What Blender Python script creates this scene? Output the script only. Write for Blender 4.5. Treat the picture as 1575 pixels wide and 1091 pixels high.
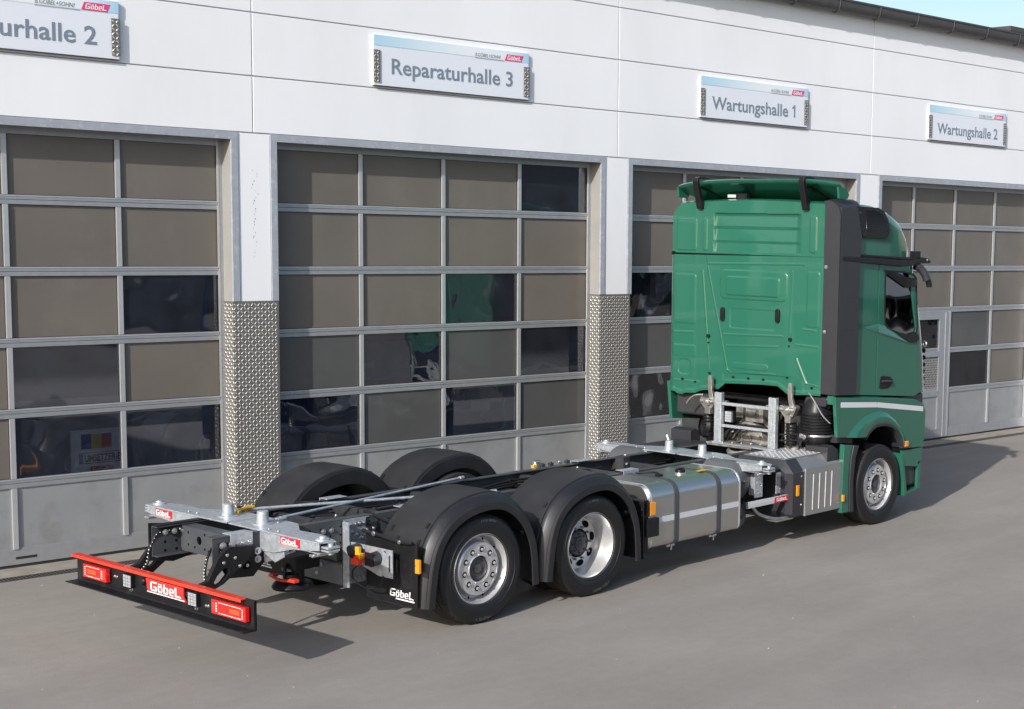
import bpy, bmesh, math, random
from mathutils import Vector, Matrix
from mathutils.geometry import tessellate_polygon
random.seed(7)
PI = math.pi
for o in list(bpy.data.objects): bpy.data.objects.remove(o)
sc = bpy.context.scene
col = sc.collection

# ------------------------------------------------------------------ camera
cam_d = bpy.data.cameras.new("camera"); cam = bpy.data.objects.new("camera", cam_d); col.objects.link(cam)
yaw, pit, rol = 0.6422, 0.1097, 0.0225
f = Vector((math.cos(pit)*math.cos(yaw), math.cos(pit)*math.sin(yaw), -math.sin(pit)))
r = Vector((math.sin(yaw), -math.cos(yaw), 0)); u = r.cross(f)
r2 = r*math.cos(rol)+u*math.sin(rol); u2 = -r*math.sin(rol)+u*math.cos(rol)
M = Matrix((r2, u2, -f)).transposed().to_4x4(); M.translation = Vector((-8.7963, -10.9113, 3.3921))
cam.matrix_world = M
cam_d.sensor_width = 36; cam_d.lens = 2357.41/1575*36
cam_d.shift_x = (787.5-1195.57)/1575; cam_d.shift_y = (617.18-545.5)/1575
cam_d.clip_start = .1; cam_d.clip_end = 2000
sc.camera = cam
sc.render.resolution_x = 1024; sc.render.resolution_y = 709

# ------------------------------------------------------------------ light
SUN_AZ, SUN_EL = math.radians(16.5), math.radians(27.0)     # direction the light travels / elevation
w = bpy.data.worlds.new("World"); sc.world = w; w.use_nodes = True
nt = w.node_tree; nt.nodes.clear()
sky = nt.nodes.new('ShaderNodeTexSky'); sky.sky_type = 'NISHITA'; sky.sun_disc = False
sky.sun_elevation = SUN_EL
# nishita: rotation 0 puts the sun at +Y, growing clockwise
sun_dir_az = SUN_AZ + PI
sky.sun_rotation = (PI/2 - sun_dir_az) % (2*PI)
sky.dust_density = 2.0; sky.air_density = 1.0; sky.altitude = 200
bg = nt.nodes.new('ShaderNodeBackground'); bg.inputs[1].default_value = .15
out = nt.nodes.new('ShaderNodeOutputWorld')
nt.links.new(sky.outputs[0], bg.inputs[0]); nt.links.new(bg.outputs[0], out.inputs[0])
sd = bpy.data.lights.new("sun", 'SUN'); sd.energy = 4.0; sd.angle = math.radians(.6); sd.color = (1, .965, .92)
so = bpy.data.objects.new("sun", sd); col.objects.link(so)
trav = Vector((math.cos(SUN_EL)*math.cos(SUN_AZ), math.cos(SUN_EL)*math.sin(SUN_AZ), -math.sin(SUN_EL)))
so.rotation_euler = trav.to_track_quat('-Z', 'Y').to_euler(); so.location = (-20, -10, 20)
sc.view_settings.view_transform = 'Standard'; sc.view_settings.look = 'None'
sc.view_settings.exposure = 0.19; sc.view_settings.gamma = 1
sc.cycles.max_bounces = 8; sc.cycles.transparent_max_bounces = 12
sc.cycles.caustics_reflective = False; sc.cycles.caustics_refractive = False

# ------------------------------------------------------------------ materials
def mat(name, base, rough=.5, metal=0, noise=0, nscale=6, bump=0, bscale=40, coat=0, spec=None, dirt=None, dscale=2, rvar=0, stretch=None):
    m = bpy.data.materials.new(name); m.use_nodes = True
    t = m.node_tree; n = t.nodes; L = t.links; b = n['Principled BSDF']
    b.inputs['Base Color'].default_value = (*base, 1); b.inputs['Roughness'].default_value = rough
    b.inputs['Metallic'].default_value = metal
    if spec is not None: b.inputs['Specular IOR Level'].default_value = spec
    if coat: b.inputs['Coat Weight'].default_value = coat; b.inputs['Coat Roughness'].default_value = .04
    tc = n.new('ShaderNodeTexCoord'); vec = tc.outputs['Object']
    if stretch:
        mp = n.new('ShaderNodeMapping'); mp.inputs['Scale'].default_value = stretch
        L.new(vec, mp.inputs[0]); vec = mp.outputs[0]
    cur = None
    if noise:
        nz = n.new('ShaderNodeTexNoise'); nz.inputs['Scale'].default_value = nscale; nz.inputs['Detail'].default_value = 6
        L.new(vec, nz.inputs['Vector'])
        rp = n.new('ShaderNodeMapRange'); rp.inputs[1].default_value = .3; rp.inputs[2].default_value = .7
        rp.inputs[3].default_value = 1-noise; rp.inputs[4].default_value = 1+noise
        L.new(nz.outputs[0], rp.inputs[0])
        mx = n.new('ShaderNodeVectorMath'); mx.operation = 'SCALE'; mx.inputs[0].default_value = base
        L.new(rp.outputs[0], mx.inputs['Scale']); cur = mx.outputs[0]
    if dirt:
        nz = n.new('ShaderNodeTexNoise'); nz.inputs['Scale'].default_value = dscale; nz.inputs['Detail'].default_value = 8
        nz.inputs['Roughness'].default_value = .65
        L.new(vec, nz.inputs['Vector'])
        rp = n.new('ShaderNodeMapRange'); rp.inputs[1].default_value = .52; rp.inputs[2].default_value = .72
        rp.inputs[4].default_value = dirt[3]
        L.new(nz.outputs[0], rp.inputs[0])
        mc = n.new('ShaderNodeMix'); mc.data_type = 'RGBA'
        if cur: L.new(cur, mc.inputs[6])
        else: mc.inputs[6].default_value = (*base, 1)
        mc.inputs[7].default_value = (*dirt[:3], 1)
        L.new(rp.outputs[0], mc.inputs[0]); cur = mc.outputs[2]
    if cur: L.new(cur, b.inputs['Base Color'])
    if rvar:
        nz = n.new('ShaderNodeTexNoise'); nz.inputs['Scale'].default_value = nscale*1.7; nz.inputs['Detail'].default_value = 4
        L.new(vec, nz.inputs['Vector'])
        rp = n.new('ShaderNodeMapRange'); rp.inputs[1].default_value = .3; rp.inputs[2].default_value = .7
        rp.inputs[3].default_value = max(0, rough-rvar); rp.inputs[4].default_value = rough+rvar
        L.new(nz.outputs[0], rp.inputs[0]); L.new(rp.outputs[0], b.inputs['Roughness'])
    if bump:
        nz = n.new('ShaderNodeTexNoise'); nz.inputs['Scale'].default_value = bscale; nz.inputs['Detail'].default_value = 5
        L.new(vec, nz.inputs['Vector'])
        bp = n.new('ShaderNodeBump'); bp.inputs['Strength'].default_value = bump; bp.inputs['Distance'].default_value = .01
        L.new(nz.outputs[0], bp.inputs['Height']); L.new(bp.outputs[0], b.inputs['Normal'])
    return m

WALL = mat('white_render', (.81, .83, .86), .85, noise=.03, nscale=.8, bump=.08, bscale=120, dirt=(.70, .715, .735, .25), dscale=1.4, stretch=(1, 1, .35))
SEAM = mat('seam_grey', (.34, .34, .34), .8)
TRIM = mat('trim_paint', (.33, .36, .41), .45, noise=.08, nscale=9, dirt=(.6, .62, .64, .5), dscale=14)
REVEAL = mat('reveal_paint', (.30, .295, .285), .6, noise=.06, nscale=4, dirt=(.35, .31, .27, .5), dscale=3)
ALU = mat('door_aluminium', (.42, .435, .455), .42, .55, noise=.05, nscale=12, rvar=.08)
ALUL = mat('door_mullion', (.56, .575, .59), .38, .5, noise=.04, nscale=12)
SANDW = mat('door_lower_panel', (.38, .39, .40), .5, .45, noise=.07, nscale=3, bump=.12, bscale=160, dirt=(.22, .21, .2, .5), dscale=2.2)
CHEQ = mat('chequer_base', (.19, .183, .175), .5, .4, noise=.12, nscale=20)
CHEQL = mat('chequer_lozenge', (.60, .585, .55), .40, .5, noise=.08, nscale=30)
RUB = mat('black_rubber_seal', (.02, .02, .02), .7)
GUT = mat('gutter_zinc', (.085, .08, .08), .5, .35, noise=.12, nscale=7)
ROOFM = mat('roof_sheet', (.17, .16, .155), .45, .5)
GREEN = mat('green_paint', (.022, .132, .088), .28, coat=1, noise=.015, nscale=2)
GREEN.node_tree.nodes['Principled BSDF'].inputs['Specular IOR Level'].default_value = .15
CHAR = mat('charcoal_plastic', (.030, .0305, .036), .42, noise=.06, nscale=12, bump=.03, bscale=300)
FEND = mat('fender_plastic', (.017, .0175, .020), .42, noise=.12, nscale=5, bump=.05, bscale=250, dirt=(.032, .03, .029, .5), dscale=5)
BLACK = mat('black_paint', (.012, .012, .014), .36, spec=.28, noise=.1, nscale=10, dirt=(.05, .045, .04, .35), dscale=8)
DARK = mat('dark_chassis', (.035, .037, .041), .45, noise=.15, nscale=8, dirt=(.09, .08, .07, .4), dscale=7)
GREYP = mat('grey_chassis_paint', (.06, .066, .075), .45, noise=.08, nscale=6, dirt=(.14, .13, .12, .3), dscale=6)
RUBBER = mat('tyre_rubber', (.0085, .009, .0105), .5, noise=.12, nscale=9, bump=.06, bscale=90)
TREAD = mat('tyre_tread', (.022, .02, .019), .85, noise=.25, nscale=14)
LETTERS = mat('sidewall_letters', (.10, .10, .105), .6)
RIM = mat('silver_rim', (.70, .70, .71), .33, .6, noise=.04, nscale=20, dirt=(.35, .33, .31, .3), dscale=9)
RIMD = mat('rim_dark_grey', (.30, .30, .31), .4, .5, noise=.08, nscale=15)  # darker grey for the rim back and wheel nuts
GALV = mat('galvanised_steel', (.52, .56, .60), .42, .55, noise=.18, nscale=28, bump=.1, bscale=90, dirt=(.36, .40, .44, .8), dscale=16, rvar=.1)
STEEL = mat('bright_bolt_steel', (.66, .66, .66), .28, .9)
TANK = mat('brushed_tank_alu', (.56, .55, .53), .30, .93)
ALUG = mat('guard_aluminium', (.66, .67, .68), .5, .25)
BOXS = mat('tool_box_silver', (.40, .40, .40), .38, .7, noise=.04, nscale=5)
HUBM = mat('hub_grey', (.085, .086, .095), .45, .2, noise=.2, nscale=20)
STRAP = mat('strap_grey', (.06, .065, .072), .5)
STRIPEW = mat('stripe_white', (.68, .70, .72), .4)
STRIPE = mat('stripe_silver', (.58, .60, .62), .4)
TUBEG = mat('tube_grey', (.16, .17, .18), .45, .3, noise=.1, nscale=8)
AIRT = mat('air_tank_grey', (.095, .10, .11), .36, noise=.05, nscale=4)
CAST = mat('cast_aluminium', (.30, .29, .27), .5, .6, noise=.35, nscale=14, bump=.3, bscale=40)
CASTL = mat('cast_bracket', (.50, .485, .46), .36, .85, noise=.15, nscale=18)
RED = mat('signal_red', (.75, .05, .022), .35, coat=.4)
REDN = mat('name_plate_red', (.68, .035, .03), .4)
REDL = mat('logo_red', (.62, .016, .03), .4)
LENS = mat('red_lens', (.85, .012, .008), .12, coat=1)
LENSO = mat('orange_red_lens', (.95, .12, .02), .15, coat=1)
WHITE = mat('white_print', (.82, .82, .82), .5)
LWHITE = mat('white_light_guide', (.95, .62, .60), .2, coat=1)
LEDW = mat('led_lens', (.50, .53, .57), .2, .3, coat=1)
AMBER = mat('amber_lens', (.85, .30, .01), .2, coat=1)
YEL = mat('yellow_plastic', (.75, .42, .02), .4)
BOARDW = mat('board_white', (.82, .83, .84), .6)
SIGNW = mat('sign_white', (.74, .78, .85), .35, noise=.01, nscale=2)
SIGNT = mat('sign_grey_letters', (.20, .24, .30), .5)
SIGNS = mat('sign_small_letters', (.22, .22, .25), .5)
MAGENTA = mat('magenta_logo', (.72, .06, .22), .45)
INT = mat('interior_grey', (.10, .10, .105), .9)
BLUEC = mat('blue_truck_paint', (.02, .05, .20), .3, coat=1)
FLAGB = mat('flag_blue', (.01, .06, .3), .6); FLAGY = mat('flag_yellow', (.75, .5, .03), .6); FLAGR = mat('flag_red', (.55, .03, .03), .6)
SLOT = mat('slot_dark', (.006, .006, .006), .8, spec=.1)
CONC = mat('concrete_apron_mat', (.30, .27, .225), .9, noise=.15, nscale=5, bump=.3, bscale=50, dirt=(.15, .13, .11, .6), dscale=3)

def pane_mat(name, base, g, rough):
    m = mat(name, base, .45, noise=.11, nscale=.9, dirt=tuple(c*1.3 for c in base)+(.5,), dscale=1.5, rvar=.1)
    b = m.node_tree.nodes['Principled BSDF']; b.inputs['Coat Weight'].default_value = g; b.inputs['Coat Roughness'].default_value = rough
    return m
PANE = pane_mat('frosted_pane', (.150, .134, .116), .35, .12)
PANE2 = pane_mat('hazy_pane', (.077, .078, .078), .8, .07)
def glass_mat(name, tint, bumpy, f0=.07, haze=None):
    m = bpy.data.materials.new(name); m.use_nodes = True; t = m.node_tree; n = t.nodes; L = t.links; n.clear()
    o = n.new('ShaderNodeOutputMaterial'); tr = n.new('ShaderNodeBsdfTransparent'); tr.inputs[0].default_value = (*tint, 1)
    gl = n.new('ShaderNodeBsdfGlossy'); gl.inputs['Roughness'].default_value = .015
    fr = n.new('ShaderNodeFresnel'); fr.inputs[0].default_value = 1.5
    mx = n.new('ShaderNodeMixShader'); L.new(tr.outputs[0], mx.inputs[1]); L.new(gl.outputs[0], mx.inputs[2])
    mr = n.new('ShaderNodeMapRange'); mr.inputs[3].default_value = f0; mr.inputs[4].default_value = 1
    L.new(fr.outputs[0], mr.inputs[0]); L.new(mr.outputs[0], mx.inputs[0]); L.new(mx.outputs[0], o.inputs[0])
    if haze:       # dust film; its bluish diffuse tone also paints in a haze of light
        df = n.new('ShaderNodeBsdfDiffuse'); df.inputs[0].default_value = (*haze[:3], 1); m2 = n.new('ShaderNodeMixShader'); m2.inputs[0].default_value = haze[3]
        L.new(tr.outputs[0], m2.inputs[1]); L.new(df.outputs[0], m2.inputs[2]); L.new(m2.outputs[0], mx.inputs[1])
        tc = n.new('ShaderNodeTexCoord'); nz = n.new('ShaderNodeTexNoise'); nz.inputs['Scale'].default_value = 3; nz.inputs['Detail'].default_value = 7; L.new(tc.outputs['Object'], nz.inputs[0])
        mq = n.new('ShaderNodeMapRange'); mq.inputs[1].default_value = .35; mq.inputs[2].default_value = .75; mq.inputs[3].default_value = haze[3]*.5; mq.inputs[4].default_value = haze[3]*2.2; L.new(nz.outputs[0], mq.inputs[0]); L.new(mq.outputs[0], m2.inputs[0])
    if bumpy:
        tc = n.new('ShaderNodeTexCoord'); nz = n.new('ShaderNodeTexNoise'); nz.inputs['Scale'].default_value = 1.6; nz.inputs['Detail'].default_value = 1.5
        bp = n.new('ShaderNodeBump'); bp.inputs['Strength'].default_value = bumpy; bp.inputs['Distance'].default_value = .05
        L.new(tc.outputs['Object'], nz.inputs[0]); L.new(nz.outputs[0], bp.inputs['Height'])
        L.new(bp.outputs[0], gl.inputs['Normal'])
    return m
CLEAR = glass_mat('clear_pane', (.88, .89, .92), .35, .05, haze=(.085, .10, .14, .09))
CABG = glass_mat('cab_glass', (.66, .74, .72), .08, .40)
DGL = mat('dark_window', (.006, .007, .009), .12, spec=.6)

def asphalt():
    m = bpy.data.materials.new('asphalt'); m.use_nodes = True; t = m.node_tree; n = t.nodes; L = t.links
    b = n['Principled BSDF']; b.inputs['Roughness'].default_value = .88; b.inputs['Specular IOR Level'].default_value = .25
    tc = n.new('ShaderNodeTexCoord')
    def nz(s, d=6, ro=.6, vec=None):
        q = n.new('ShaderNodeTexNoise'); q.inputs['Scale'].default_value = s; q.inputs['Detail'].default_value = d; q.inputs['Roughness'].default_value = ro
        L.new(vec or tc.outputs['Object'], q.inputs['Vector']); return q.outputs[0]
    def ramp(src, a, c, lo, hi):
        q = n.new('ShaderNodeMapRange'); q.inputs[1].default_value = a; q.inputs[2].default_value = c; q.inputs[3].default_value = lo; q.inputs[4].default_value = hi
        L.new(src, q.inputs[0]); return q.outputs[0]
    def mul(a, c):
        q = n.new('ShaderNodeMath'); q.operation = 'MULTIPLY'; L.new(a, q.inputs[0]); L.new(c, q.inputs[1]); return q.outputs[0]
    big = ramp(nz(.35, 5, .6), .3, .7, .88, 1.1)
    mp = n.new('ShaderNodeMapping'); mp.inputs['Scale'].default_value = (.28, 1.6, 1); mp.inputs['Rotation'].default_value = (0, 0, math.radians(-6))
    L.new(tc.outputs['Object'], mp.inputs[0])
    streak = ramp(nz(1.2, 7, .65, mp.outputs[0]), .3, .72, .93, 1.07)
    fine = ramp(nz(75, 5, .8), .3, .7, .86, 1.14)
    med = ramp(nz(9, 6, .7), .3, .75, .95, 1.06)
    spots = ramp(nz(3.1, 8, .75), .66, .76, 1, .82)
    chips = ramp(nz(38, 2, .5), .74, .78, 1, 1.35)
    k = mul(mul(mul(mul(big, streak), mul(fine, med)), spots), chips)
    v = n.new('ShaderNodeVectorMath'); v.operation = 'SCALE'; v.inputs[0].default_value = (.278, .256, .230)
    L.new(k, v.inputs['Scale']); L.new(v.outputs[0], b.inputs['Base Color'])
    bp = n.new('ShaderNodeBump'); bp.inputs['Strength'].default_value = .35; bp.inputs['Distance'].default_value = .004
    L.new(nz(180, 4, .8), bp.inputs['Height']); L.new(bp.outputs[0], b.inputs['Normal'])
    return m
ASPH = asphalt()

# ------------------------------------------------------------------ mesh helpers
class MB:
    def __init__(s, *mats): s.v = []; s.f = []; s.m = []; s.mats = list(mats); s.T = None
    def _add(s, vs, fs, m=0):
        b = len(s.v)
        if s.T is not None: vs = [s.T @ Vector(p) for p in vs]
        s.v += [tuple(p) for p in vs]; s.f += [tuple(b+i for i in q) for q in fs]; s.m += [m]*len(fs); return s
    def box(s, x0, x1, y0, y1, z0, z1, m=0):
        vs = [(x, y, z) for x in (x0, x1) for y in (y0, y1) for z in (z0, z1)]
        return s._add(vs, [(0, 1, 3, 2), (4, 6, 7, 5), (0, 4, 5, 1), (2, 3, 7, 6), (0, 2, 6, 4), (1, 5, 7, 3)], m)
    def cbox(s, c, d, m=0, R=None):
        c = Vector(c); vs = [Vector((x*d[0]/2, y*d[1]/2, z*d[2]/2)) for x in (-1, 1) for y in (-1, 1) for z in (-1, 1)]
        if R is not None: vs = [R @ p for p in vs]
        return s._add([c+p for p in vs], [(0, 1, 3, 2), (4, 6, 7, 5), (0, 4, 5, 1), (2, 3, 7, 6), (0, 2, 6, 4), (1, 5, 7, 3)], m)
    def plate(s, poly, a, b, ax='y', holes=(), m=0, ms=None):
        # polygon given in the two other axes (order x,y,z without ax), extruded a..b along ax
        def P(q, h):
            return {'y': (q[0], h, q[1]), 'x': (h, q[0], q[1]), 'z': (q[0], q[1], h)}[ax]
        loops = [list(poly)]+[list(h) for h in holes]
        flat = [q for l in loops for q in l]
        tris = tessellate_polygon([[Vector((q[0], q[1], 0)) for q in l] for l in loops])
        N = len(flat)
        if not holes:
            fs = [tuple(range(N)), tuple(reversed(range(N, 2*N)))]
        else:
            fs = [tuple(t) for t in tris]+[tuple(N+i for i in reversed(t)) for t in tris]
        base = 0; sides = []
        for l in loops:
            k = len(l)
            for i in range(k): sides.append((base+i, base+(i+1) % k, N+base+(i+1) % k, N+base+i))
            base += k
        vs = [P(q, a) for q in flat]+[P(q, b) for q in flat]
        b0 = len(s.v); s._add(vs, fs, m)
        s.f += [tuple(b0+i for i in q) for q in sides]; s.m += [m if ms is None else ms]*len(sides)
        return s
    def tube(s, p, q, ra, rb=None, n=14, m=0, caps=True):
        p, q = Vector(p), Vector(q); rb = ra if rb is None else rb
        d = (q-p).normalized(); a = d.orthogonal().normalized(); c = d.cross(a)
        vs = [p+(a*math.cos(t)+c*math.sin(t))*ra for t in [2*PI*i/n for i in range(n)]]+[q+(a*math.cos(t)+c*math.sin(t))*rb for t in [2*PI*i/n for i in range(n)]]
        fs = [(i, (i+1) % n, n+(i+1) % n, n+i) for i in range(n)]
        if caps: fs += [tuple(range(n)), tuple(range(n, 2*n))]
        return s._add(vs, fs, m)
    def path(s, pts, ra, n=8, m=0, sub=6):
        pts = [Vector(p) for p in pts]; P = []
        for i in range(len(pts)-1):
            p0 = pts[max(i-1, 0)]; p1 = pts[i]; p2 = pts[i+1]; p3 = pts[min(i+2, len(pts)-1)]
            for k in range(sub):
                t = k/sub
                P.append(.5*((2*p1)+(p2-p0)*t+(2*p0-5*p1+4*p2-p3)*t*t+(3*p1-p0-3*p2+p3)*t**3))
        P.append(pts[-1]); vs = []; up = None
        for i, p in enumerate(P):
            d = (P[min(i+1, len(P)-1)]-P[max(i-1, 0)]).normalized()
            if up is None: up = d.orthogonal().normalized()
            up = (up-d*up.dot(d)).normalized(); c = d.cross(up)
            vs += [p+(up*math.cos(2*PI*j/n)+c*math.sin(2*PI*j/n))*ra for j in range(n)]
        fs = [(i*n+j, i*n+(j+1) % n, (i+1)*n+(j+1) % n, (i+1)*n+j) for i in range(len(P)-1) for j in range(n)]
        fs += [tuple(range(n)), tuple(range(len(vs)-n, len(vs)))]
        return s._add(vs, fs, m)
    def lathe(s, prof, org, ax, n=48, m=0, mfun=None, closed=False):
        org = Vector(org); ax = Vector(ax).normalized(); a = ax.orthogonal().normalized(); c = ax.cross(a); vs = []
        for (rr, h) in prof:
            for i in range(n):
                t = 2*PI*i/n; vs.append(org+ax*h+(a*math.cos(t)+c*math.sin(t))*rr)
        k = len(prof)
        for j in range(k-1):
            fs = [(j*n+i, j*n+(i+1) % n, (j+1)*n+(i+1) % n, (j+1)*n+i) for i in range(n)]
            if j == 0: b0 = len(s.v); s._add(vs, fs, mfun(j) if mfun else m)
            else: s.f += [tuple(b0+i for i in q) for q in fs]; s.m += [mfun(j) if mfun else m]*n
        return s
    def loft(s, rings, m=0, cap=True, closed=True):
        n = len(rings[0]); vs = [p for rg in rings for p in rg]
        fs = [(j*n+i, j*n+(i+1) % n, (j+1)*n+(i+1) % n, (j+1)*n+i) for j in range(len(rings)-1) for i in range(n if closed else n-1)]
        if cap: fs += [tuple(range(n)), tuple(range((len(rings)-1)*n, len(rings)*n))]
        return s._add(vs, fs, m)
    def grid(s, fn, nu, nv, m=0):
        vs = [fn(i/nu, j/nv) for j in range(nv+1) for i in range(nu+1)]
        return s._add(vs, [(j*(nu+1)+i, j*(nu+1)+i+1, (j+1)*(nu+1)+i+1, (j+1)*(nu+1)+i) for j in range(nv) for i in range(nu)], m)
    def bolt(s, p, d, ra=.014, h=.014, m=0):
        p = Vector(p); d = Vector(d).normalized()
        s.tube(p, p+d*h*.35, ra*1.35, ra*1.35, 10, m); s.tube(p+d*h*.35, p+d*h, ra, ra*.8, 6, m); return s
    def frame2(s, o, uu, vv, items, m=0, thick=0):
        # flat polygons (list of 2-D polygons) laid on plane o + u*a + v*b, with a thin depth
        o = Vector(o); uu = Vector(uu).normalized(); vv = Vector(vv).normalized(); nn = uu.cross(vv)
        for poly in items:
            k = len(poly); vs = [o+uu*a+vv*b+nn*thick for a, b in poly]+[o+uu*a+vv*b for a, b in poly]
            s._add(vs, [tuple(range(k))]+[(i, (i+1) % k, k+(i+1) % k, k+i) for i in range(k)], m)
        return s
    def build(s, name, parent=None, bevel=0, ang=32, smooth=True, fix=True, seg=2, loc=None):
        me = bpy.data.meshes.new(name); me.from_pydata(s.v, [], s.f)
        for q in s.mats: me.materials.append(q)
        me.polygons.foreach_set('material_index', s.m)
        if fix:
            bm = bmesh.new(); bm.from_mesh(me); bmesh.ops.recalc_face_normals(bm, faces=bm.faces); bm.to_mesh(me); bm.free()
        if smooth: me.shade_smooth(); me.set_sharp_from_angle(angle=math.radians(ang))
        o = bpy.data.objects.new(name, me); col.objects.link(o)
        if parent is not None: o.parent = parent
        if bevel:
            b = o.modifiers.new('bevel', 'BEVEL'); b.width = bevel; b.segments = seg; b.limit_method = 'ANGLE'; b.angle_limit = math.radians(40); b.harden_normals = True
        return o

def thing(name, label, cat, loc=(0, 0, 0), rz=0, group=None):
    o = bpy.data.objects.new(name, None); col.objects.link(o); o.location = loc; o.rotation_euler = (0, 0, rz)
    o['label'] = label; o['category'] = cat; o.empty_display_size = .2
    if group: o['group'] = group
    return o
def tag(o, label, cat, group=None):
    o['label'] = label; o['category'] = cat
    if group: o['group'] = group
    return o
def lab(o, label): o['label'] = label; return o
def struct(o): o['kind'] = 'structure'; return o

def text_polys(txt, size, sx=1.0, off=0.0):
    c = bpy.data.curves.new('t', 'FONT'); c.body = txt; c.size = size; c.resolution_u = 3; c.offset = off
    o = bpy.data.objects.new('t', c); col.objects.link(o)
    dg = bpy.context.evaluated_depsgraph_get(); me = o.evaluated_get(dg).to_mesh()
    ps = [[(me.vertices[i].co.x*sx, me.vertices[i].co.y) for i in p.vertices] for p in me.polygons]
    o.evaluated_get(dg).to_mesh_clear(); bpy.data.objects.remove(o); bpy.data.curves.remove(c)
    return ps
def shift(ps, dx, dy, k=1): return [[(a*k+dx, b*k+dy) for a, b in p] for p in ps]
def width(ps): return max(a for p in ps for a, b in p)
def logo(h, shear=.0, sx=1.4):
    R = lambda x0, y0, x1, y1: [(x0, y0), (x1, y0), (x1, y1), (x0, y1)]
    P = []
    P += [R(.12, .84, .82, 1), R(.04, .12, .22, .88), R(.12, 0, .78, .16), R(.62, .16, .80, .50), R(.42, .36, .62, .50)]        # G
    P += [R(.96, 0, 1.42, .15), R(.92, .15, 1.08, .58), R(1.30, .15, 1.46, .58), R(.96, .58, 1.42, .72), R(1.0, .82, 1.14, .94), R(1.24, .82, 1.38, .94)]
    P += [R(1.58, 0, 1.74, 1), R(1.74, 0, 2.08, .15), R(1.96, .15, 2.12, .58), R(1.74, .58, 2.08, .72)]                    # b
    P += [R(2.28, 0, 2.72, .14), R(2.22, .14, 2.38, .62), R(2.38, .30, 2.62, .42), R(2.60, .30, 2.76, .62), R(2.28, .62, 2.72, .74)]  # e
    P += [R(2.88, .17, 3.06, 1), [(2.88, 0), (3.62, 0), (3.5, .17), (2.88, .17)]]                                           # L
    return [[((a*sx+shear*b)*h, b*h) for a, b in p] for p in P]
LOGOW = 3.62
# ================================================================== THE SETTING
D, WY = 3.5096, -.1
g = MB(ASPH); g._add([(-150, -150, 0), (200, -150, 0), (200, 200, 0), (-150, 200, 0)], [(0, 1, 2, 3)])
struct(g.build('ground', smooth=False))

bld = thing('workshop_building', 'long white workshop hall with glazed sectional gates and a dark gutter', 'building', (0, D, 0), WY)
def Wp(s_, off, z): return (s_*math.cos(WY)-off*math.sin(WY), D+s_*math.sin(WY)+off*math.cos(WY), z)

# apron and drain at the wall foot (world sheets, turned with the wall)
def wall_sheet(name, s0, s1, o0, o1, z0, z1, m):
    b = MB(m); b.box(s0, s1, o0, o1, z0, z1); o = b.build(name); o.location = (0, D, 0); o.rotation_euler = (0, 0, WY); return struct(o)
wall_sheet('concrete_apron', -9, 30, -.405, .2, -.05, .006, CONC)
dr = MB(SLOT, GUT); dr.box(-9, 30, -.53, -.41, -.05, .003, 0)
dr.box(-9, 30, -.54, -.53, -.05, .009, 1); dr.box(-9, 30, -.411, -.405, -.05, .0085, 1)
x = -6.
while x < 20: dr.box(x, x+.017, -.528, -.413, -.01, .007, 1); x += .034
o = dr.build('drain_channel', smooth=False); o.location = (0, D, 0); o.rotation_euler = (0, 0, WY); struct(o)

OPEN = [(-3.95, .63), (1.15, 5.65), (6.19, 10.73), (11.35, 15.85)]      # clear openings
PIL = [(-4.6, -4.03), (.71, 1.07), (5.73, 6.11), (10.81, 11.27), (15.93, 16.3)]
SE = [-4.14, .885, 5.935, 11.058, 16.1]
W0 = -.2
zr = [4.30, 4.885, 5.535, 6.19, 6.72]
wl = MB(WALL, SEAM); gp = .006
xs = [-9]+SE+[21, 26]
for i in range(len(xs)-1):
    for j in range(4): wl.box(xs[i]+gp, xs[i+1]-gp, W0, W0+.03, zr[j]+gp, zr[j+1]-gp, 0)
wl.box(-9, 26, W0+.012, .05, 4.29, 6.78, 1)
for a, b in PIL[1:4]:
    wl.box(a, b, W0, -.01, 2.545, 4.293, 0)
wl.box(-9, -4.03, W0, -.01, 0, 4.293, 0); wl.box(15.93, 26, W0, -.01, 0, 4.293, 0)
wl.build('wall', bld, bevel=.004)
sc_ = MB(SEAM)
for k in range(26):
    z = 3.02+k*.036+random.uniform(-.012, .012); s_ = .89+random.uniform(-.02, .02)*(1+(k > 14)); h_ = random.uniform(.004, .016); w_ = random.uniform(.002, .008)
    sc_._add([(s_-w_, W0-.001, z), (s_+w_*.3, W0-.001, z-h_), (s_+w_, W0-.001, z+h_*.2), (s_-w_*.2, W0-.001, z+h_)], [(0, 1, 2, 3)])
sc_.build('chipped_paint', bld, smooth=False)
# trims around the openings
for (a, b) in OPEN:
    t = MB(TRIM)
    z0 = 2.545
    t.plate([(a-.078, z0), (a, z0), (a, 4.22), (b, 4.22), (b, z0), (b+.078, z0), (b+.078, 4.30), (a-.078, 4.30)], W0-.012, W0+.02, 'y')
    t.build('gate_trim', bld, bevel=.004)
    t = MB(REVEAL); t.box(a-.05, a-.001, W0+.02, .0, 2.545, 4.22); t.box(b+.001, b+.05, W0+.02, .0, 2.545, 4.22); t.box(a-.05, b+.05, W0+.02, .06, 4.221, 4.26)
    t.build('reveal', bld)
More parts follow.
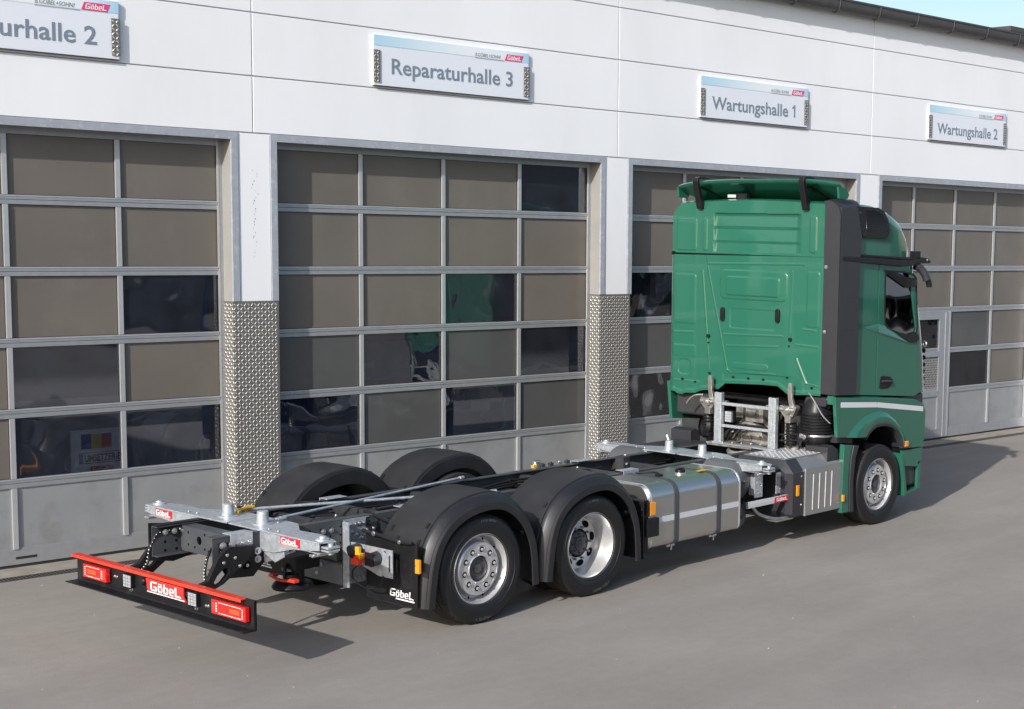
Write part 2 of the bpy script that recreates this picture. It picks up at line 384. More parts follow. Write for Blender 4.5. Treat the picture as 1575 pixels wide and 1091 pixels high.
# chequer plate plinths
def lozenges(b, s0, s1, z0, z1, f3, m):
    pit = .062; j = 0; z = z0+.02
    while z < z1-.012:
        i = 0; s_ = s0+.018+(pit/2 if j % 2 else 0)*0
        while s_ < s1-.012:
            a = PI/4 if (i+j) % 2 else -PI/4
            ca, sa = math.cos(a), math.sin(a); Lh, Wh = .0195, .0065
            pts = [(-Lh, 0), (-Lh*.45, -Wh), (Lh*.45, -Wh), (Lh, 0), (Lh*.45, Wh), (-Lh*.45, Wh)]
            q = [(s_+p*ca-t*sa, z+p*sa+t*ca) for p, t in pts]
            top = [(s_+p*.6*ca-t*.4*sa, z+p*.6*sa+t*.4*ca) for p, t in pts]
            vs = [f3(u_, v_, 0) for u_, v_ in q]+[f3(u_, v_, .0036) for u_, v_ in top]
            b._add(vs, [tuple(range(6, 12))]+[(k, (k+1) % 6, 6+(k+1) % 6, 6+k) for k in range(6)], m)
            s_ += pit/2*1.25; i += 1
        z += pit/2*1.25; j += 1
for (a, b) in [(.63, 1.148), (5.65, 6.168), (10.73, 11.35), (-4.5, -3.95)]:
    p = MB(CHEQ, CHEQL); p.box(a, b, W0-.006, -.005, 0.005, 2.545, 0)
    if a > 0:
        lozenges(p, a, b, 0.01, 2.54, lambda s_, z, h: (s_, W0-.006-h, z), 1)
        lozenges(p, W0, -.01, 0.01, 2.54, lambda s_, z, h, a=a: (a-h, s_, z), 1)
    p.build('chequer_plinth', bld, smooth=False)

# gates
BARS = [.826, 1.50, 2.18, 2.86, 3.54]
MUL = [[-2.62, -1.545, -.47], [2.276, 3.387, 4.505], [7.31, 8.43, 9.55], [12.41, 13.53, 14.68]]
clear = {(0, 2, 3): 1, (0, 3, 2): 1, (0, 4, 2): 1, (0, 4, 3): 1, (1, 0, 3): 1, (1, 2, 2): 1, (1, 3, 1): 1, (1, 3, 3): 1, (1, 4, 0): 1, (1, 4, 2): 1,
         (1, 3, 0): 2, (1, 3, 2): 2, (1, 4, 1): 2, (1, 4, 3): 2, (2, 2, 0): 1, (2, 4, 0): 1, (2, 3, 0): 2, (3, 3, 2): 2, (3, 4, 2): 1, (3, 3, 0): 1}
for gi, (a, b) in enumerate(OPEN):
    x0, x1 = a-.02, b+.012
    d = MB(ALU, ALUL, RUB)
    # dark gap beside and behind the leaf
    d.box(a-.06, b+.1, .045, .06, 0, 4.3, 2) if False else None
    L = [x0]+MUL[gi]+[x1]
    d.box(x0, x0+.06, -.012, .03, .03, 4.24, 1); d.box(x1-.065, x1, -.012, .03, .03, 4.24, 0); d.box(x1-.075, x1-.05, -.016, -.012, .2, 4.24, 1)
    d.box(x0+.06, x1-.065, -.01, .03, .035, .185, 0)
    d.box(x0+.06, x1-.065, -.01, .03, 4.155, 4.25, 0)
    for z in BARS:
        d.box(x0+.06, x1-.065, -.014, .03, z-.044, z-.002, 0); d.box(x0+.06, x1-.065, -.016, .03, z+.002, z+.044, 0)
        d.box(x0+.06, x1-.065, -.020, -.0155, z+.03, z+.042, 1)
    zz = [.185]+[z for z in BARS]+[4.199]
    for mm in MUL[gi]:
        for k in range(6):
            if gi == 3 and mm < 13.6 and k < 3: continue
            d.box(mm-.024, mm+.024, -.022, .028, zz[k]+(0 if k == 0 else .046), zz[k+1]-.046, 1)
    d.box(x0+.1, x0+.32, -.0105, -.010, .09, .115, 2) if gi == 3 else d.box(-1.55, -1.35, -.0125, -.010, .085, .11, 2) if gi == 0 else None
    # bottom seal
    d.box(x0, x1, -.004, .02, .0, .034, 2)
    gate = d.build('sectional_gate', bld, bevel=.003)
    lab(gate, ['leftmost gate, cut off by the left picture edge', 'gate under the Reparaturhalle 3 sign', 'gate behind the green cab', 'gate with a pass door under the Wartungshalle 2 sign'][gi])
    # panes and lower panels
    for k in range(6):
        for c in range(4):
            if gi == 3 and c < 2 and k < 3: continue
            pa, pb = L[c]+(.06 if c == 0 else .02), L[c+1]-(.06 if c == 3 else .02)
            za, zb = (.185 if k == 0 else BARS[k-1]+.04), (BARS[k]-.04 if k < 5 else 4.16)
            if k == 0:
                q = MB(SANDW, ALU); q.box(pa, pb, .002, .02, za, zb, 0)
                for (e0, e1, e2, e3) in ((pa, pb, za, za+.014), (pa, pb, zb-.014, zb)): q.box(e0, e1, -.006, .0019, e2, e3, 1)
                q.build('lower_panel', gate); continue
            row = 5-k; kind = clear.get((gi, row, c), 0)
            q = MB({0: PANE, 1: CLEAR, 2: PANE2}[kind], RUB)
            q.box(pa, pb, .008, .014, za, zb, 0)
            for (e0, e1, e2, e3) in ((pa, pb, za-.003, za+.009), (pa, pb, zb-.009, zb+.003), (pa-.003, pa+.009, za, zb), (pb-.009, pb+.003, za, zb)): q.box(e0, e1, .0, .0079, e2, e3, 1)
            q.build('window_pane', gate, smooth=False)
# pass door in the last gate
pd = MB(ALU, ALUL, CHEQ, CHEQL, CLEAR, SANDW, RUB)
x0, x1 = 12.42, 13.46
pd.plate([(x0, .05), (x1, .05), (x1, 2.135), (x0, 2.135)], -.03, .02, 'y', holes=[[(x0+.16, .19), (x1-.26, .19), (x1-.26, .735), (x0+.16, .735)], [(x0+.16, .83), (x1-.26, .83), (x1-.26, 1.40), (x0+.16, 1.40)], [(x0+.16, 1.49), (x1-.26, 1.49), (x1-.26, 2.02), (x0+.16, 2.02)]], m=0)
pd.box(x0+.16, x1-.26, -.01, .0, .19, .735, 5); pd.box(x0+.16, x1-.26, -.01, .0, .83, 1.40, 2); pd.box(x0+.16, x1-.26, -.006, .0, 1.49, 2.02, 4)
lozenges(pd, x0+.16, x1-.26, .83, 1.40, lambda s_, z, h: (s_, -.01-h, z), 3)
pd.box(x1-.11, x1-.09, -.038, -.03, .05, 2.135, 1); pd.box(x1+.005, x1+.05, -.03, .02, .05, 2.14, 1)
pd.build('pass_door', bld, bevel=.003)
# gutter and roof edge
gt = MB(GUT, ROOFM)
pr = [(-.415, 6.775)]+[(-.32-.095*math.cos(t), 6.70-.095*math.sin(t)) for t in [i*PI/8 for i in range(9)]]+[(-.225, 6.775), (-.232, 6.775)]+[(-.32-.085*math.cos(t), 6.705-.085*math.sin(t)) for t in [PI-i*PI/8 for i in range(9)]]+[(-.406, 6.775)]
gt.loft([[(s_, p, q) for p, q in pr] for s_ in (-9, 26)], 0)
gt.tube((-9, -.417, 6.775), (26, -.417, 6.775), .010, n=8, m=0)
s_ = -8.6
while s_ < 26:
    gt.path([(s_, -.422, 6.78), (s_, -.419, 6.70), (s_, -.385, 6.626), (s_, -.32, 6.600), (s_, -.25, 6.63), (s_, -.216, 6.70)], .009, 6, 0, 3); s_ += .93
gt.build('gutter', bld)
rf = MB(ROOFM, GUT)
rf.box(-9, 26, -.38, 1.2, 6.785, 6.80, 0); rf.box(-9, 26, 4.2, 6, 6.815, 6.85, 0); rf.box(-9, 26, 9, 14, 6.815, 6.85, 0); rf.box(-9, 26, -.392, -.381, 6.765, 6.805, 1)  # gaps between the sheets are added openings that let light into the hall
for k in range(40): rf.box(-8.8+k*.86, -8.77+k*.86, -.1, 1.2, 6.80, 6.82, 0)
rf.build('roof', bld)
# interior shell
ins = MB(INT, SLOT); ins.box(-9, 26, 13.8, 14, 0, 6.8); ins.box(-9.2, -9, -.05, 14, 0, 6.8); ins.box(26, 26.2, -.2, 14, 0, 6.8); ins.box(-9, 26, .2, 13.8, -.05, .008)
ins.box(-9, 26, .06, .1, 4.35, 6.7, 1)
for a, b in [(-4.5, -3.98), (.70, 1.08), (5.73, 6.11), (10.81, 11.27), (15.95, 16.3)]: ins.box(a, b, .0, .5, 0, 4.3, 0)
ins.build('interior', bld)

# signs --------------------------------------------------------------
def sky_strip_mat():
    m = bpy.data.materials.new('printed_sky_strip'); m.use_nodes = True; t = m.node_tree; n = t.nodes; L = t.links; b = n['Principled BSDF']; b.inputs['Roughness'].default_value = .35
    tc = n.new('ShaderNodeTexCoord'); sp = n.new('ShaderNodeSeparateXYZ'); L.new(tc.outputs['Generated'], sp.inputs[0])
    rp = n.new('ShaderNodeValToRGB'); e = rp.color_ramp.elements
    e[0].position = 0; e[0].color = (.42, .66, .82, 1); e[1].position = 1; e[1].color = (.38, .60, .80, 1)
    for p_, c_ in ((.35, (.66, .78, .86, 1)), (.6, (.80, .84, .88, 1)), (.84, (.74, .82, .88, 1))):
        q = e.new(p_); q.color = c_
    L.new(sp.outputs[0], rp.inputs[0]); L.new(rp.outputs[0], b.inputs['Base Color']); return m
SKYS = sky_strip_mat()
def sign(s0, s1, txt, tx0, tx1, base, cap, label):
    t = thing('hall_sign', label, 'sign', Wp(s0, -.232, 4.915), WY, 'hall signs over the gates')
    Wd = s1-s0; H = .55
    b = MB(SIGNW, GUT); b.box(0, Wd, .0, .03, 0, H, 0); b.box(.0, Wd, -.004, .035, -.008, 0, 1)
    for xx in (.3, Wd-.3): b.box(xx, xx+.04, .03, .06, .1, .45, 1)
    b.build('board', t, bevel=.003)
    st = MB(SKYS); st.box(.0, Wd, -.003, -.0005, H-.115, H-.002, 0); st.build('sky_strip', t, smooth=False)
    ps = text_polys(txt, 1, 1, .011)
    if txt.endswith('1'):
        ps = text_polys(txt[:-1]+'0', 1, 1, .011); e = width(ps); ps = [p for p in ps if max(a_ for a_, b_ in p) < e-.62]; o0 = e-.42
        ps += [[(o0+.12, 0), (o0+.22, 0), (o0+.22, .70), (o0+.14, .70), (o0+.12, .68)], [(o0-.04, .52), (o0+.0, .47), (o0+.1199, .555), (o0+.1199, .67)]]
    wd = width(ps); h = [b_ for p in text_polys(txt[0], 1) for a_, b_ in p]; ch = max(h)
    k = cap/ch; kx = (tx1-tx0)/wd
    for part_ in (0, 1):
        q = MB(SIGNT); q.frame2((tx0, -.0, base), (1, 0, 0), (0, 0, 1), [[(a_*kx, b_*k) for a_, b_ in p] for p in ps if (min(a_ for a_, b_ in p) > wd-.62) == bool(part_)], thick=.004)
        q.build('numeral' if part_ else 'lettering', t, smooth=False)
    q = MB(SIGNS, MAGENTA, WHITE)
    sm = text_polys('B.GÖBEL+SOHN!', .058, .84); sm = [[(a_+b_*.18, b_) for a_, b_ in p] for p in sm]
    q.frame2((Wd-.79, -.004, H-.105), (1, 0, 0), (0, 0, 1), sm, 0, thick=.001)
    q.frame2((Wd-.36, -.004, H-.115), (1, 0, 0), (0, 0, 1), [[(0, 0), (.25, 0), (.28, .075), (.03, .075)]], 1, thick=.001)
    q.frame2((Wd-.325, -.0055, H-.103), (1, 0, 0), (0, 0, 1), logo(.05, .2, 1.15), 2, thick=.001)
    q.box(Wd-.79, Wd-.37, -.0045, -.004, H-.125, H-.121, 0)
    q.build('company_mark', t, smooth=False)
    for xx in (-.008, Wd-.075):
        c = MB(CHEQ, CHEQL); c.box(xx, xx+.083, -.012, -.004, .035, .385, 0)
        lozenges(c, xx, xx+.083, .03, .39, lambda s_, z, h: (s_, -.012-h, z), 1)
        c.build('chequer_strip', t, smooth=False)
sign(-2.67, -.52, 'Reparaturhalle 2', .21, 1.93, .12, .165, 'white sign reading Reparaturhalle 2, cut off at the top left corner')
sign(2.318, 4.465, 'Reparaturhalle 3', .21, 1.905, .14, .165, 'white sign reading Reparaturhalle 3 over the second gate from the left')
sign(7.375, 9.548, 'Wartungshalle 1', .22, 1.90, .125, .165, 'white sign reading Wartungshalle 1 above the green cab')
sign(12.455, 14.60, 'Wartungshalle 2', .23, 1.905, .11, .165, 'white sign reading Wartungshalle 2 at the right picture edge')

# loose grit lying on the yard
gr = MB(mat('grit_stone', (.36, .34, .31), .9, noise=.3, nscale=2))
for k in range(420):
    x_ = random.uniform(-6, 16); y_ = random.uniform(-8.5, 3.0)
    if y_ > 3.3-.1*x_: continue
    r_ = random.uniform(.003, .009)*(1 if random.random() < .93 else 1.7); a_ = random.uniform(0, 6)
    vs = [(x_+r_*math.cos(a_+t)*random.uniform(.7, 1.2), y_+r_*math.sin(a_+t)*random.uniform(.7, 1.2), -.001) for t in (0, 1.3, 2.5, 3.8, 5)]
    gr._add(vs+[(x_, y_, r_*.8)], [(i, (i+1) % 5, 5) for i in range(5)])
o = gr.build('grit', smooth=False); o['kind'] = 'stuff'
# neighbouring hall peeking over the roof on the right, and a hall added across the yard for the glass to mirror
nb = thing('distant_building', 'pale flat roofed building peeking above the gutter at the right edge', 'building', Wp(26.4, 8, 0), WY)
m1 = mat('pale_wall_beige', (.55, .52, .47), .9, noise=.05)
b = MB(m1); b.box(0, 22, 0, 10, 0, 8.66); b.build('wall', nb); b = MB(GUT); b.box(-.3, 22.4, -.4, 10.4, 8.66, 8.78); b.build('roof', nb)
# =================================================== things seen through the clear panes
bd = thing('display_board', 'white board with a striped flag and an UMSETZER-B plate behind the leftmost gate', 'board', Wp(-.875, .28, 0), WY)
q = MB(BOARDW, SIGNS); q.box(0, .53, 0, .02, .60, 1.25, 0); q.box(.05, .08, .021, .05, 0, 1.2, 1); q.box(.45, .48, .021, .05, 0, 1.2, 1); q.build('panel', bd)
q = MB(FLAGB, FLAGY, FLAGR); w3 = .103
for k in range(3): q.box(.10+k*w3, .10+(k+1)*w3-.0005, -.004, -.001, 1.055, 1.205, k)
q.build('flag', bd, smooth=False)
q = MB(WHITE, FLAGB, SLOT, REDL); q.box(.075, .515, -.006, -.001, .91, 1.015, 0); q.box(.075, .115, -.0075, -.0065, .915, 1.01, 1)
q.plate([(.07, .905), (.52, .905), (.52, 1.02), (.07, 1.02)], -.0085, -.0065, 'y', holes=[[(.079, .914), (.511, .914), (.511, 1.011), (.079, 1.011)]], m=3)
ps = text_polys('UMSETZER-B', .1, 1, .003); kk = .375/width(ps); q.frame2((.125, -.0075, .928), (1, 0, 0), (0, 0, 1), [[(a_*kk, b_) for a_, b_ in p] for p in ps], 2, thick=.001); q.build('number_plate', bd, smooth=False)
q = MB(REDL, WHITE); q.box(.19, .42, -.004, -.001, .80, .875, 0); q.frame2((.205, -.006, .815), (1, 0, 0), (0, 0, 1), logo(.05, 0, 1.0), 1, thick=.001); q.build('name_plate', bd, smooth=False)

ib = thing('blue_lorry', 'dark blue lorry parked inside behind the Reparaturhalle 3 gate', 'lorry', Wp(3.2, 1.1, 0), WY)
q = MB(BLUEC); q.loft([[(x_, y_, z_) for x_, z_ in ((-1.2, .6), (1.2, .6), (1.22, 1.9), (1.1, 2.9), (-1.1, 2.9), (-1.22, 1.9))] for y_ in (.06, 2.2)]); q.build('cab', ib, bevel=.08)
q = MB(DGL); q.plate([(-1.05, 1.95), (1.05, 1.95), (.97, 2.7), (-.97, 2.7)], .02, .055, 'y'); q.build('windscreen', ib, bevel=.01)
q = MB(SLOT, STEEL)
for k in range(4): q.box(-.8, .8, .0, .055, 1.0+k*.13, 1.07+k*.13, 0)
q.box(-.35, -.05, -.02, 0, 1.62, 1.7, 1); q.build('grille', ib, bevel=.01)
for sx in (-.95, .72):
    q = MB(STEEL, LEDW); q.box(sx, sx+.25, -.02, .05, .72, .9, 0); q.box(sx+.02, sx+.22, -.03, -.021, .74, .88, 1); q.build('headlight', ib, bevel=.01)
q = MB(CHAR); q.box(-1.2, 1.2, -.08, .05, .38, .68); q.build('bumper', ib, bevel=.03)
q = MB(BOARDW); q.box(-.35, .15, -.012, -.001, .45, .56) if False else q.box(-.3, .25, -.095, -.082, .45, .56); q.build('number_plate', ib)
for sx in (-1.1, .8):
    q = MB(RUBBER); q.lathe([(.25, 0), (.5, .02), (.5, .28), (.25, .3)], (sx, .9, .5), (1, 0, 0), 32); q.build('wheel', ib)
ym = thing('pallet_truck', 'orange yellow pallet truck standing indoors behind the left gate', 'pallet truck', Wp(-1.75, .7, 0), WY)
q = MB(YEL); q.box(-.1, .35, 0, .9, .12, .2); q.box(-.05, .3, .85, 1.0, .2, .95); q.box(0, .25, .5, .8, .2, .85); q.build('body', ym, bevel=.03)
q = MB(BLACK); q.tube((.12, .95, .6), (.12, .9, 1.35), .02); q.tube((-.05, .9, 1.35), (.3, .9, 1.35), .02); q.build('handle', ym)
for yy in (.1, .95):
    q = MB(RUBBER); q.tube((.02, yy, .09), (.22, yy, .09), .085); q.build('wheel', ym)
# unseen hall added across the yard to give glass and chrome their reflections
yh = thing('added_hall', 'added hall with a blue band across the yard, seen only mirrored in glass and chrome', 'building', (8, -34, 0), 0)
m2 = mat('added_hall_wall', (.12, .135, .135), .9, noise=.15, nscale=.4); m3 = mat('added_hall_base', (.06, .075, .07), .9, noise=.3, nscale=.5)
q = MB(m2, m3, BOARDW); q.box(-40, 95, -8, 0, 2.6, 6.6, 0); q.box(-40, 95, -8, -.01, 0, 2.58, 1); q.box(-40, 95, .001, .05, 2.5, 2.75, 2); q.build('wall', yh)
q = MB(BLUEC); q.box(-40.2, 95.2, -8.2, .2, 6.6, 7.4); q.build('roof_band', yh)
for k in range(14):
    q = MB((BOARDW, DGL, BLUEC)[k % 3]); q.box(-36+k*9, -32.5+k*9, .002, .05, (.3, .3, 3.3)[k % 3], (2.2, 2.4, 5.4)[k % 3]); q.build('gate', yh)
# unseen vehicles added only to be mirrored in the cab glass and chrome
tl = thing('added_trailer', 'white box trailer added far across the yard, seen only mirrored in glass', 'trailer', (34, -24, 0), .15)
q = MB(BOARDW, GREYP); q.box(0, 11, -1.25, 1.25, 1.1, 3.9, 0); q.box(0, 11, -1.2, 1.2, .95, 1.09, 1)
q.build('body', tl, bevel=.03)
for xx in (7.2, 8.5, 9.8):
    for yy in (-1.2, .9): q = MB(RUBBER, RIM); q.lathe([(.28, 0), (.5, .02), (.5, .28), (.28, .3)], (xx, yy, .5), (0, 1, 0), 28); q.lathe([(.001, .05), (.28, .03)], (xx, yy, .5), (0, 1, 0), 20, 1); q.build('wheel', tl)
q = MB(GREYP); q.box(1.5, 1.7, -1, -.8, 0, .95); q.box(1.5, 1.7, .8, 1, 0, .95); q.build('landing_leg', tl)
ct = thing('added_container', 'blue steel container added far across the yard, seen only mirrored in glass', 'container', (50, -26, 0), -.1)
q = MB(BLUEC); q.box(0, 6, -1.2, 1.2, 0, 2.5)
for k in range(24): q.box(.1+k*.245, .2+k*.245, 1.2, 1.24, .15, 2.4)
q.build('body', ct, bevel=.01); q = MB(STEEL); q.box(-.03, 0, -.6, -.57, .1, 2.4); q.box(-.03, 0, .57, .6, .1, 2.4); q.build('lock_bar', ct)
# ================================================================== THE TRUCK
TR = thing('chassis_truck', 'green cab chassis truck with a bare frame, galvanised swap body arms and red rear bar', 'truck')
def part(b, name, parent=None, **k): return b.build(name, TR if parent is None else parent, **k)

# wheels ------------------------------------------------------------
def arc_text(b, txt, x, y, z, rad, a0, size, side, m):
    a = a0
    for ch in txt:
        if ch == ' ': a += size*.55/rad; continue
        ps = text_polys(ch, size, 1, 0); wd = width(ps)
        th = a+wd/2/rad
        # bottom-reading letters: centred below the hub, tops towards the hub
        c, s_ = math.sin(th), -math.cos(th)
        pos = Vector((x+c*rad, y, z+s_*rad)); up = Vector((-c, 0, -s_)); right = Vector((math.cos(th), 0, math.sin(th)))
        b.frame2(pos-right*wd/2, right, up, ps, m, thick=.0015)
        a += (wd+size*.18)/rad
def wheel(x, side, kind, text=None, ta=-.45):
    y0 = side*1.225; ax = (0, -side, 0)      # h grows inwards
    if kind == 'outset':
        pr = [(.306, .0), (.311, .006), (.306, .014), (.294, .014), (.286, .03), (.279, .075), (.268, .12), (.246, .125), (.238, .10), (.231, .046), (.220, .036), (.126, .034), (.120, .028), (.114, .03), (.112, .10)]
    else:
        pr = [(.306, .0), (.311, .006), (.306, .014), (.294, .014), (.286, .03), (.276, .09), (.262, .13), (.252, .17), (.243, .2), (.225, .205), (.16, .19), (.135, .185)]
    rm = MB(RIM, RIMD, SLOT, STEEL)
    rm.lathe(pr, (x, y0, .475), ax, 72, 0)
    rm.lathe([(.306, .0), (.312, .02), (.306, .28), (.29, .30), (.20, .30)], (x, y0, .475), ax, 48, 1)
    O = Vector((x, y0, .475)); A = Vector(ax)
    def at(rad, ang, h): return O+A*h+Vector((math.cos(ang)*rad, 0, math.sin(ang)*rad))
    if kind == 'outset':
        for k in range(10):
            t = 2*PI*k/10+.16
            p = at(.168, t, .0335); rm.lathe([(.022, .0), (.030, .001), (.032, .004)], p, -A, 20, 0); rm.tube(p+A*.001, p-A*.0012, .0255, .0255, 20, 2)
            rm.tube(p, p-A*.02, .0135, .0125, 6, 0); rm.tube(p-A*.0195, p-A*.024, .008, .007, 10, 1)
        for k in range(10):
            t = 2*PI*k/10; p = at(.2575, t, .083); rm.tube(p, p-A*.003, .011, .011, 10, 2)
        # thin ring lines on the disc
        rm.lathe([(.2, .0345), (.201, .032), (.206, .032), (.207, .0345)], (x, y0, .475), ax, 64, 0)
    else:
        for k in range(8):
            t = 2*PI*k/8+.2; ring = []
            for j in range(18):
                e = 2*PI*j/18; rr = .196+.031*math.sin(e); tt = t+.044/.198*math.cos(e)
                ring.append(at(rr, tt, .194))
            c = at(.198, t, .194); rm._add([p-A*.004 for p in ring]+[p for p in ring], [tuple(range(18))]+[(i, (i+1) % 18, 18+(i+1) % 18, 18+i) for i in range(18)], 2)
        for k in range(10):
            t = 2*PI*k/10; p = at(.150, t, .186); rm.tube(p, p-A*.03, .013, .012, 6, 1)
    wh = rm.build('wheel', TR, ang=38)
    ty = MB(RUBBER, TREAD, LETTERS)
    tp = [(.300, .012), (.313, .004), (.322, -.004), (.345, -.012), (.365, -.0145), (.367, -.017), (.372, -.017), (.374, -.0145), (.405, -.016), (.432, -.011), (.448, -.002), (.458, .008), (.466, .024), (.4705, .045)]
    tr = []
    gpos = [.085, .132, .178, .225]; h = .048
    for gq in gpos: tr += [(.473, gq-.010), (.462, gq-.006), (.462, gq+.006), (.473, gq+.010)]
    tail = [(.4705, .265), (.466, .286), (.458, .302), (.432, .321), (.38, .326), (.345, .322), (.30, .30)]
    prof = tp+tr+tail
    ty.lathe(prof, (x, y0, .475), ax, 90, 0, mfun=lambda j: 1 if 11 <= j < len(tp)+len(tr)+1 else 0)
    # shoulder blocks
    for k in range(80):
        t = 2*PI*k/80
        for hh in (.026,):
            p = at(.4665, t, hh); ty.cbox(p, (.004, .028, .006), 0, Matrix.Rotation(-t+PI/2, 3, 'Y'))
    if kind == 'dual':
        ty.lathe([(rr, hh+.345) for rr, hh in prof], (x, y0, .475), ax, 60, 0, mfun=lambda j: 1 if 11 <= j < len(tp)+len(tr)+1 else 0)
    if text and side < 0:
        arc_text(ty, text, x, y0-.0158, .475, .437, ta, .034, side, 2)
        arc_text(ty, '315/60 R22.5', x, y0-.0158, .475, .432, ta+PI-.15, .026, side, 2)
    ty.build('tyre', wh, ang=30)
    hb = MB(HUBM, DARK)
    if kind == 'outset': hb.lathe([(.112, .08), (.100, .05), (.088, .045), (.085, .06), (.045, .062), (.04, .05), (0.001, .05)], (x, y0, .475), ax, 40, 0)
    else:
        hb.lathe([(.120, .2), (.115, .178), (.105, .170), (.068, .166), (.062, .150), (.040, .146), (.035, .135), (.001, .133)], (x, y0, .475), ax, 40, 0)
        for k in range(8): t = 2*PI*k/8; p = at(.088, t, .168); hb.tube(p, p-A*.012, .009, .008, 6, 1)
    hb.build('hub', wh)
    return wh
WB = 6.175
for side in (-1, 1):
    wheel(0, side, 'outset', 'u EcoPlus', -.2); wheel(1.35, side, 'dual', '315/60 R22.5', .0); wheel(WB, side, 'outset')

# frame rails ---------------------------------------------------------
def rail(side):
    yo, yi = side*.425, side*.345
    b = MB(GREYP, STEEL, SLOT)
    a, c = sorted((yo, yo-side*.008)); b.box(-2.05, 7.0, a, c, .67, .92, 0)
    a, c = sorted((yo-side*.0081, yi)); b.box(-2.05, 7.0, a, c, .912, .92, 0); b.box(-2.05, 7.0, a, c, .67, .678, 0)
    # holes and bolts
    x = -1.15; k = 0
    while x < 4.2:
        for z in (.72, .79, .86):
            if random.random() < .75: b.tube((x, yo, z), (x, yo+side*.0012, z), .009, n=10, m=2)
        x += .1; k += 1
    for x in [2.05, 2.13, 2.21, 2.29]+[2.5+.06*i for i in range(26)]:
        b.bolt((x, yo, .862), (0, side, 0), .011, .016, 1 if x < 2.4 else 0)
        if x > 2.4 and int(x*100) % 3: b.bolt((x+.02, yo, .72), (0, side, 0), .012, .016, 0)
    for x in (-1.02, -.94): b.bolt((x, yo, .84), (0, side, 0), .017, .02, 1)
    for x in (.42, .5): b.bolt((x, yi+side*.072, .83), (0, -side, 0), .014, .016, 1)
    return part(b, 'frame_rail', bevel=.003)
rail(-1); rail(1)
# inner reinforcement and cross members
def xmember(x, z0=.70, z1=.89, wd=.07, m=DARK):
    b = MB(m); b.box(x, x+.008, -.414, .414, z0, z1); b.box(x+.0081, x+wd, -.414, .414, z1-.008, z1); b.box(x+.0081, x+wd, -.414, .414, z0, z0+.008)
    return part(b, 'cross_member', bevel=.003)
for x in (-.95, -.35, .55, 1.95, 2.7, 3.35, 4.3): xmember(x)
# rear end member: wide faced, with round holes
def circ(cx_, cz_, rr, n=18): return [(cx_+rr*math.cos(2*PI*i/n), cz_+rr*math.sin(2*PI*i/n)) for i in range(n)]
b = MB(GREYP, STEEL, SLOT)
b.plate([(-.416, .70), (.33, .70), (.36, .73), (.36, .875), (.33, .905), (-.416, .905)], -1.83, -1.822, 'x', holes=[circ(.10, .81, .035), circ(-.12, .805, .045)])
b.box(-1.8215, -1.70, -.416, .36, .897, .905); b.box(-1.8215, -1.70, -.416, .36, .70, .708)
for y_, z_ in ((.02, .87), (.02, .75), (.16, .75), (-.03, .74), (-.24, .87), (-.24, .76), (-.3, .83), (.25, .86), (.25, .76)): b.tube((-1.831, y_, z_), (-1.8325, y_, z_), .011, n=12, m=2)
part(b, 'end_member', bevel=.004)
# end plates outside / inside the rail ends
for side in (-1, 1):
    b = MB(BLACK, STEEL, BOARDW, SLOT)
    y0, y1 = sorted((side*.426, side*.440))
    b.plate([(-2.07, .64), (-1.86, .60), (-1.66, .64), (-1.62, .70), (-1.62, .84), (-1.70, .90), (-2.07, .945)] if side > 0 else [(-2.0, .72), (-1.93, .60), (-1.70, .58), (-1.60, .68), (-1.60, .76), (-1.70, .80), (-1.80, .885), (-2.0, .885)], y0, y1, 'y')
    yo = side*.44
    for x_, z_ in (((-1.97, .865), (-1.89, .865), (-1.66, .78), (-1.66, .715)) if side < 0 else ((-1.98, .87), (-1.9, .87), (-1.82, .87), (-1.74, .87))):
        b.bolt((x_, yo, z_), (0, side, 0), .022, .028, 1)
        if side > 0: b.bolt((x_, yo-.10, z_), (0, -1, 0), .018, .02, 1)
    if side < 0:
        b.box(-1.99, -1.875, -.4415, -.4405, .745, .825, 2)
        b.tube((-1.76, -.44, .68), (-1.76, -.452, .68), .034, n=18, m=3); b.tube((-1.76, -.44, .68), (-1.76, -.456, .68), .014, n=8, m=1)
    else:
        for x_ in (-1.98, -1.88, -1.78):
            for z_ in (.72, .79): b.tube((x_, .3445, z_), (x_, .343, z_), .013, n=12, m=3)
    part(b, 'end_plate', bevel=.003)
# rail end tops (box ends) on the left
b = MB(BLACK); b.box(-2.052, -1.60, .3446, .4255, .9205, .932); part(b, 'rail_cap', bevel=.003)
b = MB(GREYP); b.box(-2.052, -1.55, -.4255, -.33, .9205, .935); part(b, 'rail_cap', bevel=.004)

# arms carrying the rear bar
for side in (-1, 1):
    b = MB(BLACK, STEEL)
    y0, y1 = sorted((side*.455, side*.50))
    if side < 0: out_ = [(-2.235, .56), (-2.11, .54), (-2.0, .58), (-1.80, .72), (-1.72, .84), (-1.80, .85), (-1.96, .86), (-2.05, .78), (-2.14, .62), (-2.24, .595)]
    else: out_ = [(-2.24, .56), (-2.05, .51), (-1.78, .70), (-1.74, .84), (-1.9, .84), (-2.04, .74), (-2.14, .62), (-2.24, .595)]
    hole = [(-2.09, .60), (-2.06, .575), (-2.02, .59), (-1.95, .66), (-1.96, .70), (-2.0, .70), (-2.06, .65)]
    b.plate(out_, y0, y1, 'y', holes=[hole])
    for x_, z_ in ((-1.97, .80), (-1.90, .77), (-1.86, .70), (-2.0, .745)): b.bolt((x_, side*.50, z_), (0, side, 0), .010, .01, 1)
    part(b, 'bar_arm', bevel=.004)
